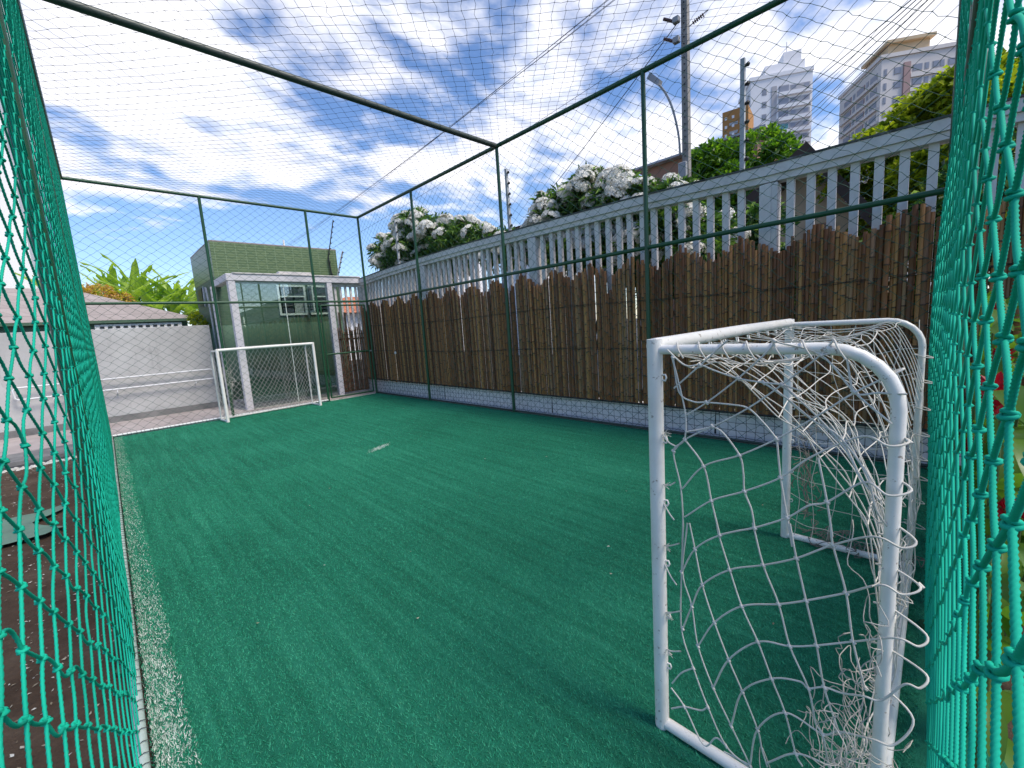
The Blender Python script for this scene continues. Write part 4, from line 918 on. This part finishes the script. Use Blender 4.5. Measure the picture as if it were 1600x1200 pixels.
tree('climbing_vine', (6.9, 1.9, 0), spread_blobs((7.0, 2.0, 1.55), (.3, .5, 1.0), 16, .34, 42), 6000, .11, .06, 'leaf_vine', 'dark leafy climber behind the pickets below the round tree', 'vine', trunk_r=.05, seed=5)

# ================================================================ street furniture
up_ = thing('utility_pole', (9, 3.8, 0), 'tall concrete utility pole with cross arms and insulators, behind the fence', 'utility pole')
mb = MB(); mb.raw([(8.92,3.735,-.05),(9.06,3.735,-.05),(9.06,3.875,-.05),(8.92,3.875,-.05),(8.93,3.75,8.6),(9.05,3.75,8.6),(9.05,3.86,8.6),(8.93,3.86,8.6)], [(3,2,1,0),(4,5,6,7),(0,1,5,4),(1,2,6,5),(2,3,7,6),(3,0,4,7)]); sh = mb.build('shaft', MT['pole'], up_)
mb = MB()
for k in range(42): z = 3.4+k*.12; mb.tube([(8.912, 3.805, z), (8.94, 3.805, z)], .012, 6)
mb.build('bolt_hole', MT['dark'], sh)
for z, l in ((8.0, .9),):
    ar = MB().box((8.84, 3.8-l, z-.05), (8.915, 3.8+l, z+.05), .005).build('cross_arm', MT['pole'], up_)
    for y in (-.85, -.5, .5, .85): MB().tube([(8.88, 3.8+y*l, z+.05), (8.88, 3.8+y*l, z+.09), (8.88, 3.8+y*l, z+.11), (8.88, 3.8+y*l, z+.15), (8.88, 3.8+y*l, z+.18)], [.015, .04, .02, .045, .02], 8).build('insulator', MT['ceramic'], ar, True)
for z in (6.95, 6.6): MB().box((8.80, 3.86, z-.05), (8.9, 3.98, z+.06), .01).build('clamp', MT['steel'], up_); MB().tube([(8.88, 3.95, z), (8.80, 4.15, z+.12)], .03, 7).build('insulator', MT['ceramic'], up_)
MB().tube([(8.9, 3.7, 6.75), (8.9, 3.6, 6.78), (8.9, 3.35, 6.86)], [.01, .01, .01], 6).build('stay', MT['steel'], up_)
mb = MB()
for k in range(6): mb.tube([(8.9, 3.62-.035*k, 6.775+.008*k), (8.9, 3.605-.035*k, 6.78+.008*k)], .035, 8)
mb.build('insulator', MT['ceramic'], up_)
bx_ = MB().box((8.80, 3.74, 4.05), (8.879, 3.9, 4.35), .01).build('junction_box', MT['steel'], up_)
sl2 = thing('street_lamp', (8.95, 3.95, 4.8), 'grey curved arm street lamp clamped to the utility pole', 'street lamp')
MB().tube(smooth_path([(8.95, 3.92, 4.55), (8.95, 3.95, 4.95), (8.95, 4.06, 5.45), (8.95, 4.2, 5.8), (8.95, 4.36, 6.05)], 5), .022, 8).build('arm', MT['steel'], sl2, True)
MB().raw([(8.88,4.33,5.98),(9.02,4.33,5.98),(9.0,4.58,6.22),(8.9,4.58,6.22),(8.88,4.29,6.08),(9.02,4.29,6.08),(9.0,4.5,6.31),(8.9,4.5,6.31)], [(3,2,1,0),(4,5,6,7),(0,1,5,4),(1,2,6,5),(2,3,7,6),(3,0,4,7)]).build('lamp_head', MT['steel'], sl2)
def cable(a, b, sag, r=.009, n=14, label='', grp='cables over the street'):
    a, b = Vector(a), Vector(b); pts = [tuple(a.lerp(b, k/n)-Vector((0, 0, sag*4*(k/n)*(1-k/n)))) for k in range(n+1)]
    o = MB().tube(pts, r, 5).build('overhead_cable', MT['black'], None); tag(o, label, 'cable', grp)
for k, (y, z, e) in enumerate(((3.0, 8.2, 7.9), (3.35, 8.2, 7.9), (4.3, 8.2, 7.9), (4.15, 6.75, 6.6), (4.6, 8.2, 7.9))):
    cable((8.88, y, z), (9.6+.25*k, 60, e), 1.0, .0048, 14, 'thin black cable from the utility pole down the street, ' + ('second from the fence', 'third from the fence', 'farthest from the fence', 'lowest of the run', 'highest of the run')[k])
for k in range(5):
    cable((30+.8*k, 10.9-.35*k, 11.1-.15*k), (8.6+.12*k, .15-.12*k, 5.62+.10*k), .15, .0085, 14, 'black cable of the bundle passing before the towers, ' + ('lowest', 'second lowest', 'middle', 'second highest', 'highest')[k] + ' one', 'cables before the towers'); 
for k in range(5):
    cable((8.6+.12*k, .15-.12*k, 5.62+.10*k), (2.0, -3.6-.2*k, 4.6), .02, .011, 5, 'black cable carrying on overhead from the tower bundle, ' + ('lowest', 'second lowest', 'middle', 'second highest', 'highest')[k] + ' one', 'cables before the towers')
cable((8.9, 3.88, 6.95), (16, 22, 3.0), .5, .009, 12, 'thicker cable sagging from the utility pole to a distant roof')
def rod(p, q, n, label, insul=1, mat='post_grey', r=.02, name='fence_rod'):
    t = thing(name, p, label, 'electric fence rod', 'electric fence rods'); p, q = Vector(p), Vector(q)
    MB().box((p.x-r, p.y-r, p.z), (p.x+r, p.y+r, q.z)).build('upright', MT[mat], t) if abs(p.x-q.x)+abs(p.y-q.y) < .01 else MB().tube([tuple(p), tuple(q)], r, 6).build('upright', MT[mat], t)
    for k in range(n):
        c = p.lerp(q, (k+.6)/n); MB().tube([(c.x-.0, c.y-.018*insul, c.z), (c.x, c.y-.05*insul, c.z+.005), (c.x, c.y-.06*insul, c.z)], [.012, .022, .01], 6).build('insulator', MT['black'], t)
rod((4.92, 1.52, 2.76), (4.92, 1.52, 3.80), 6, 'grey steel fence rod with black insulators, before the round tree')
rod((4.92, 4.87, 2.82), (4.92, 4.87, 3.76), 6, 'grey steel fence rod beside the middle cage post')
rod((4.92, 8.25, 2.81), (4.92, 8.25, 3.74), 5, 'grey steel fence rod before the farthest flowering shrub')
rod((4.62, 10.8, 2.78), (4.86, 10.8, 3.52), 6, 'leaning grey rod with black insulators at the far corner')
rod((4.66, 11.14, 2.80), (4.62, 11.14, 3.4), 2, 'black lower rod on the edge of the green booth', mat='black')
rod((4.62, 11.14, 3.4), (4.86, 11.14, 4.35), 7, 'black upper rod leaning over the green booth parapet', mat='black', r=.012)

# ================================================================ buildings beyond the street
def tower(name, base, rot, label, build):
    t = bpy.data.objects.new(name, None); COL.objects.link(t); t.location = base; t.rotation_euler = (0, 0, rot); t['label'] = label; t['category'] = 'apartment tower'; t['group'] = 'apartment towers beyond the street'
    t.matrix_world = Matrix.Translation(Vector(base)) @ Matrix.Rotation(rot, 4, 'Z')
    def lb(a, b, nm, mat, par=None, bev=0):
        o = MB().box(a, b, bev).build(nm, MT[mat]); o.parent = par or t; return o
    build(lb); return t
H1 = 60.6
def b1(lb):
    lb((0, 0, 0), (14.2, 12, H1), 'wall', 'b_white')
    lb((-.3, -.25, H1), (14.4, 12.2, H1+.9), 'parapet', 'b_white')
    lb((4, 2.5, H1+.9), (13.2, 10, H1+4.2), 'roof_storey', 'b_white'); lb((8.5, 3.2, H1+4.2), (12.6, 8, H1+7), 'tank_room', 'b_white')
    lb((4.9, -.12, 20), (6.1, 0.02, H1-2.2), 'wall_strip', 'b_shade')  # flat grey strip: the shade of a recess is put into its colour
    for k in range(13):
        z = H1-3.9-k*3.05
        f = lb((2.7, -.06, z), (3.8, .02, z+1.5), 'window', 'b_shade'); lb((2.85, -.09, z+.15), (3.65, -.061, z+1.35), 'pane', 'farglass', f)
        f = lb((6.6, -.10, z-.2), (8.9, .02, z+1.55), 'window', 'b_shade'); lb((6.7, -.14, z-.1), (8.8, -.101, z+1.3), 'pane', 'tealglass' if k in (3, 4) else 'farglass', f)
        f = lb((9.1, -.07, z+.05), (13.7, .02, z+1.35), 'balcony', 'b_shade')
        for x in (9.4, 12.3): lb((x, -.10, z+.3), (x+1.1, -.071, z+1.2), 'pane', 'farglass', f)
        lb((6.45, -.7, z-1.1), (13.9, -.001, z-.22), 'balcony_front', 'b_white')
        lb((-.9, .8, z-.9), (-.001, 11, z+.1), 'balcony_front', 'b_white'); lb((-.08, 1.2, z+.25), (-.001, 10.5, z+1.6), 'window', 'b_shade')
    lb((9.5, 4.5, H1+7), (9.6, 4.6, H1+10), 'antenna', 'b_shade')
tower('apartment_tower', (133, 39.19, 0), math.radians(-60), 'tall white apartment tower with stacked balconies, behind the round tree', b1)
H2 = 49.0
def b2(lb):
    lb((0, 0, 0), (15.5, 16, H2), 'wall', 'b_cream')
    lb((-.3, -.3, H2), (15.8, 16.3, H2+.7), 'parapet', 'b_cream')
    lb((1.6, 1.2, H2+.7), (8.6, 9, H2+2.9), 'roof_storey', 'b_tan'); lb((1.0, .4, H2+2.9), (9.2, 9.6, H2+3.5), 'roof_slab', 'b_tan')
    lb((3.7, -.35, 10), (4.8, -.001, H2-1.4), 'wall_strip', 'b_pink')
    for k in range(11):
        z = H2-3.2-k*2.6
        for x0, x1 in ((.5, 1.0), (2.2, 3.3), (5.3, 6.9), (7.3, 8.0), (8.6, 9.6), (9.75, 10.5), (11.1, 12.3), (13.2, 14.4)):
            f = lb((x0, -.08, z), (x1, -.001, z+1.25), 'window', 'b_shade'); lb((x0+.1, -.11, z+.1), (x1-.1, -.081, z+1.15), 'pane', 'farglass', f)
        if k: lb((4.9, -.3, z+1.5), (15.3, -.001, z+2.2), 'ledge', 'b_cream')
        for y0, y1 in ((1.2, 3.6), (4.2, 5.0), (5.6, 8.6), (9.3, 10.2), (10.8, 13.8)):
            f = lb((-.09, y0, z), (-.001, y1, z+1.3), 'window', 'b_pink' if y1-y0 > 2.8 else 'b_shade'); lb((-.12, y0+.15, z+.15), (-.091, y1-.15, z+1.15), 'pane', 'farglass', f)
        lb((-.5, .6, z-.75), (-.001, 15, z-.2), 'ledge', 'b_cream')
tower('apartment_tower', (120, 11.56, 0), math.radians(-57.6), 'cream apartment tower with tan roof storey and pink stair strip, behind the yellow tree', b2)
def b0(lb):
    lb((0, 0, 0), (4.3, 6, 38.1), 'wall', 'b_orange')
    for k in range(5):
        for x in (.4, 1.6, 2.9): lb((x, -.06, 36.6-k*1.5), (x+.4, -.001, 37.1-k*1.5), 'window', 'b_white')
        lb((1.2, -.05, 35.4-k*1.5), (2.6, -.001, 35.9-k*1.5), 'panel', 'b_shade')
tower('apartment_block', (90, 31.3, 0), math.radians(-82), 'ochre orange apartment block peeking out between pole and white tower', b0)
bh = thing('brick_house', (18, 8, 0), 'pink brick house corner under a tiled eave, beyond the utility pole', 'house')
MB().box((16, 4.5, 0), (22, 8.25, 6.98)).build('wall', MT['brick'], bh)
MB().raw([(15.7,4.2,7.0),(22.3,4.2,7.0),(22.3,8.75,7.0),(15.7,8.75,7.0),(19,6.4,7.35)], [(0,1,4),(1,2,4),(2,3,4),(3,0,4)]).build('roof', MT['roof_orange'], bh)
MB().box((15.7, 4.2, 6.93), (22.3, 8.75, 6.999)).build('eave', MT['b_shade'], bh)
gh = thing('gabled_house', (11.5, 2, 0), 'sand coloured house with a dark sloping gable eave, glimpsed between the pickets', 'house')
MB().raw([(10.2,.9,0),(10.2,3.4,0),(10.2,3.4,2.9),(10.2,1.95,4.0),(10.2,.9,2.5),(14,.9,0),(14,3.4,0),(14,3.4,2.9),(14,1.95,4.0),(14,.9,2.5)], [(0,4,2,1)]).raw([(10.2,.9,2.5),(10.2,1.95,4.0),(10.2,3.4,2.9),(14,.9,2.5),(14,1.95,4.0),(14,3.4,2.9),(10.2,.9,0),(14,.9,0),(10.2,3.4,0),(14,3.4,0)], [(0,1,2)]).raw([(10.2,.9,0),(14,.9,0),(14,.9,2.5),(10.2,.9,2.5)], [(0,1,2,3)]).raw([(10.2,3.4,0),(14,3.4,0),(14,3.4,2.9),(10.2,3.4,2.9)], [(3,2,1,0)]).build('wall', MT['sand'], gh)
def slope(a, b, w=.34): 
    return MB().raw([(9.7,a[0],a[1]),(9.7,b[0],b[1]),(14.3,b[0],b[1]),(14.3,a[0],a[1]),(9.7,a[0],a[1]+w),(9.7,b[0],b[1]+w),(14.3,b[0],b[1]+w),(14.3,a[0],a[1]+w)], [(3,2,1,0),(4,5,6,7),(0,1,5,4),(1,2,6,5),(2,3,7,6),(3,0,4,7)])
slope((.60, 2.1), (1.95, 4.0)).build('roof', MT['darkwood'], gh); slope((3.7, 2.75), (1.951, 4.0), .3).build('roof', MT['darkwood'], gh)
f = MB().box((10.12, 1.55, 2.0), (10.19, 2.0, 2.9)).build('window', MT['brick'], gh); MB().box((10.09, 1.6, 2.05), (10.119, 1.95, 2.5)).build('pane', MT['farglass'], f)
oh = thing('bungalow', (14, 26, 0), 'low white bungalow with an orange tiled roof, seen through the far corner pickets', 'house')
MB().box((9.5, 24, 0), (22, 30, 2.7)).build('wall', MT['b_white'], oh)
MB().raw([(9,23.5,2.7),(22.5,23.5,2.7),(22.5,30.5,2.7),(9,30.5,2.7),(12,27,3.9),(19.5,27,3.9)], [(0,1,5,4)]).raw([(9,23.5,2.7),(22.5,23.5,2.7),(22.5,30.5,2.7),(9,30.5,2.7),(12,27,3.9),(19.5,27,3.9)], [(2,3,4,5)]).raw([(9,23.5,2.7),(22.5,23.5,2.7),(22.5,30.5,2.7),(9,30.5,2.7),(12,27,3.9),(19.5,27,3.9)], [(1,2,5),(3,0,4)]).build('roof', MT['roof_orange'], oh)
wh = thing('distant_house', (15, 18, 0), 'distant white house with a red roof, between the white flowering shrubs', 'house')
MB().box((14, 12.2, 0), (18, 14.5, 5.6)).build('wall', MT['b_white'], wh); MB().raw([(13.8,12.0,5.6),(18.2,12.0,5.6),(18.2,14.7,5.6),(13.8,14.7,5.6),(16,13.3,6.2)], [(0,1,4),(1,2,4),(2,3,4),(3,0,4)]).build('roof', MT['roof_orange'], wh)
wh = thing('distant_house', (15, 26, 0), 'distant plain white block over the farthest flowering shrub', 'house')
MB().box((14, 20.5, 0), (18, 23.5, 7.2)).build('wall', MT['b_white'], wh); MB().box((13.95, 21.3, 6.2), (13.999, 21.9, 6.7)).build('window', MT['farglass'], wh)

# ================================================================ banana plants and croton hedge behind the wall
def blade(seed, L=1.5, Wd=.32, bend=.8, n=12):
    """banana leaf rising from the origin along +x/+z, torn edges"""
    q = random.Random(seed); V, F = [], []
    mid = []
    for i in range(n+1):
        t = i/n; a = math.radians(78)-bend*t*1.3
        if i == 0: mid.append(Vector((0, 0, 0)))
        else: mid.append(mid[-1]+Vector((math.cos(a), 0, math.sin(a)))*(L/n))
    for i in range(n+1):
        t = i/n; w = Wd*.5*(max(0, math.sin(PI*min(1, t*.93+.07)))**.55)*(1 if i else .1); 
        if i == n: w = .02
        for sg in (-1, 1):
            j = len(V); V += [tuple(mid[i]), tuple(mid[i]+Vector((0, sg*w*.55, .07*w+q.uniform(-.01, .01)))), tuple(mid[i]+Vector((q.uniform(-.02, .02), sg*w, -.22*w+q.uniform(-.03, .03))))]
    for i in range(n):
        for s_ in (0, 1):
            a = i*6+s_*3; b = (i+1)*6+s_*3; F.append((a, b, b+1, a+1))
            if q.random() > .12: F.append((a+1, b+1, b+2, a+2))
    me = bpy.data.meshes.new('banana_leaf'); me.from_pydata(V, [], F); me.materials.append(MT['leaf_banana']); me.update(); return me
blades = [blade(k, L=1.25+.09*k, Wd=.25, bend=.25+.13*k) for k in range(6)]
def bunch(name, pos, n, h, label, mlist, group, cat, scale=1.0, spread=.5, leafname='leaf', q=None):
    t = thing(name, pos, label, cat, group); MB().tube([tuple(pos), (pos[0], pos[1], pos[2]+h)], [.09*scale, .06*scale], 8).build('stem', MT['stem'], t, True)
    for k in range(n):
        o = link(leafname, mlist[q.randrange(len(mlist))], None); o.parent = t; o.matrix_parent_inverse = t.matrix_world.inverted(); o.location = (pos[0], pos[1], pos[2]+h*q.uniform(.85, 1)); a = k*2.4+q.gauss(0, .3); o.rotation_euler = (0, q.uniform(-.25, spread), a); s = scale*q.uniform(.8, 1.1); o.scale = (s, s, s)
    return t
q = random.Random(12)
NTH = ['first', 'second', 'third', 'fourth', 'fifth', 'sixth', 'seventh', 'eighth', 'ninth', 'tenth', 'eleventh', 'twelfth', 'thirteenth', 'fourteenth', 'fifteenth', 'sixteenth', 'seventeenth']
for k, (x, y, h) in enumerate(((2.55, 17.6, 2.5), (2.1, 17.0, 2.75), (1.6, 17.5, 2.9), (1.15, 16.9, 3.0), (.7, 17.6, 2.95), (.2, 17.0, 2.7), (-.4, 17.5, 2.8), (1.9, 16.6, 2.4), (.9, 16.7, 2.6), (1.4, 16.5, 2.5))):
    bunch('banana_plant', (x, y, 0), 13, h, 'broad leaved banana plant behind the grey tiled roof, ' + NTH[k] + ' from the green booth', blades, 'banana plants behind the wall', 'banana plant', .92, .6, q=q)
tree('croton_bush', (.4, 16.2, 0), [(-.1, 16.1, 2.85, .4, .3, .32), (.35, 16.1, 2.9, .4, .3, .3), (.75, 16.1, 2.75, .3, .3, .25)], 3000, .075, .035, 'croton', 'croton bush with yellow orange and pink leaves, above the grey roof before the banana plants', 'bush', .04, 3, seed=8)
tree('round_bush', (1.95, 12.3, 0), [(1.84, 12.4, 1.98, .13, .13, .2), (1.95, 12.4, 1.85, .12, .12, .18)], 1300, .05, .03, 'leaf_yellow', 'small bright green bush beside the booth, over the boundary wall', 'bush', .03, 3, seed=9)

# ================================================================ outside the long side: tarp, path edging
nx, ny = 26, 14; VV = []
for i in range(nx):
    for j in range(ny):
        u, v = i/(nx-1), j/(ny-1); VV.append((-2.4+1.95*u+.10*math.sin(9*v)*u, 4.75+.85*v+.30*(1-u)+.08*math.sin(7*u)+.05*math.sin(17*u+2*v), .004+.022*abs(math.sin(8*v+4*u+1.5*math.sin(3*u)))**3+.014*math.sin(11*u+5*v)**4+R.uniform(0, .004)))
FF = [(i*ny+j, (i+1)*ny+j, (i+1)*ny+j+1, i*ny+j+1) for i in range(nx-1) for j in range(ny-1)]
tag(link('folded_tarp', mesh_np('folded_tarp', np.array(VV), np.array(FF), True), MT['tarp']), 'faded green tarpaulin lying crumpled on the brown soil outside the netting', 'tarpaulin')
pb = MB(); q = random.Random(4)
peb = []
for k in range(170):
    x = -4.2+k*.023; y = 7.55+.18*(x+4.2)+q.gauss(0, .05); r_ = q.uniform(.02, .045); peb.append((x, y, r_))
V0 = np.array([(1,0,0),(.3,.95,0),(-.8,.6,0),(-.8,-.6,0),(.3,-.95,0),(.2,.1,.7),(-.3,-.2,.65)]); F0 = np.array([(0,1,5),(1,2,5),(2,6,5),(2,3,6),(3,4,6),(4,5,6),(4,0,5)])
for x, y, r_ in peb:
    a = q.uniform(0, 6); c_, s_ = math.cos(a), math.sin(a); V = V0.copy(); V = np.stack([x+r_*(V[:, 0]*c_-V[:, 1]*s_), y+r_*(V[:, 0]*s_+V[:, 1]*c_), -.01+r_*V[:, 2]], 1); pb.raw(V, F0)
stuff(pb.build('pebble_edging', MT['pebble']))

# ================================================================ red ginger plants outside the near end
def gleaf(seed, L=.36, Wd=.085, n=7):
    q = random.Random(seed); V, F = [], []; p = Vector((0, 0, 0)); a = .75; dr = q.uniform(.14, .24)
    for i in range(n+1):
        t = i/n; w = Wd*.5*math.sin(PI*(t*.92+.06))**.7 if 0 < i < n else .003
        V += [tuple(p+Vector((0, w, .25*w))), tuple(p), tuple(p+Vector((0, -w, .25*w)))]; p = p+Vector((math.cos(a), q.gauss(0, .03), math.sin(a)))*(L/n); a -= dr
    for i in range(n): F += [(i*3, (i+1)*3, (i+1)*3+1, i*3+1), (i*3+1, (i+1)*3+1, (i+1)*3+2, i*3+2)]
    me = bpy.data.meshes.new('ginger_leaf'); me.from_pydata(V, [], F); me.polygons.foreach_set('use_smooth', [True]*len(F)); me.materials.append(MT['leaf_ginger']); me.update(); return me
gl = [gleaf(60+k, .20+.025*k, .05+.007*(k % 3)) for k in range(6)]
def bract(seed):
    q = np.random.default_rng(seed); n = 34; t = np.linspace(0, 1, n); a = np.arange(n)*2.4; rr = .012+.02*np.sin(PI*np.clip(t*.9+.1, 0, 1)); P = np.stack([rr*.4*np.cos(a), rr*.4*np.sin(a), t*.075], 1); D = np.stack([np.cos(a), np.sin(a), .5+t*1.2], 1)
    V, F = leaves(P, D, .034, .026, curl=-.3); me = mesh_np('ginger_flower', V, F); me.materials.append(MT['ginger_red']); return me
brs = [bract(k) for k in range(3)]
q = random.Random(31)
spots = [(1.63,-.13,.85), (1.81,-.125,1.10), (2.95,-.2,.74), (2.71,-.2,.42), (3.1,-.13,.64)] + [(2.0+.19*k, -.15-.05*(k % 3), .95+.12*((k*7) % 4)) for k in range(14)] + [(2.1+.35*k, -.42-.07*(k % 2), 1.15+.1*(k % 3)) for k in range(8)]
NTH2 = NTH; cnt = [0, 0]; isf = [k < 5 or k % 3 == 0 for k in range(len(spots))]; rank = {}
for fl_ in (True, False):
    for r_, k in enumerate(sorted([k for k in range(len(spots)) if isf[k] == fl_], key=lambda k: math.hypot(spots[k][0], spots[k][1]))): rank[k] = r_
for k, (x, y, h) in enumerate(spots):
    fl = isf[k]
    cnt[fl] += 1
    t = thing('ginger_plant', (x, y, -.01), ('ginger plant bearing a red flower spike outside the near netting, ' if fl else 'leafy flowerless ginger plant outside the near netting, ') + NTH2[rank[k]] + ' from the viewer', 'plant', 'ginger plants outside the near netting')
    lean = Vector((q.gauss(0, .10)*(k > 4), q.gauss(-.01, .02)*(k > 4), 0)); b0 = Vector((x, y, -.01)); tip = b0+lean+Vector((0, 0, h))
    MB().tube([tuple(b0), tuple(b0.lerp(tip, .5)-lean*.1), tuple(tip)], [.009, .008, .004], 6).build('stem', MT['stem'], t, True)
    for j in range(14):
        o = link('leaf', gl[q.randrange(6)], None); o.parent = t; o.matrix_parent_inverse = t.matrix_world.inverted(); f = .15+.85*j/13; o.location = b0.lerp(tip, f); o.rotation_euler = (q.gauss(0, .35), q.gauss(.1, .3), ((PI+abs(q.gauss(0, .3))) if j % 2 else -abs(q.gauss(0, .3))) if y > -.4 else q.uniform(0, 6.28)); s = q.uniform(.85, 1.25); o.scale = (s, s, s)
    if fl:
        o = link('flower', brs[k % 3], None); o.parent = t; o.matrix_parent_inverse = t.matrix_world.inverted(); o.location = tip-Vector((0, 0, .22 if k % 3 and k > 4 else .06)); o.rotation_euler = (q.gauss(0, .3), q.gauss(0, .3), 0); s = q.uniform(.9, 1.4); o.scale = (s, s, s)
bpy.context.view_layer.update()
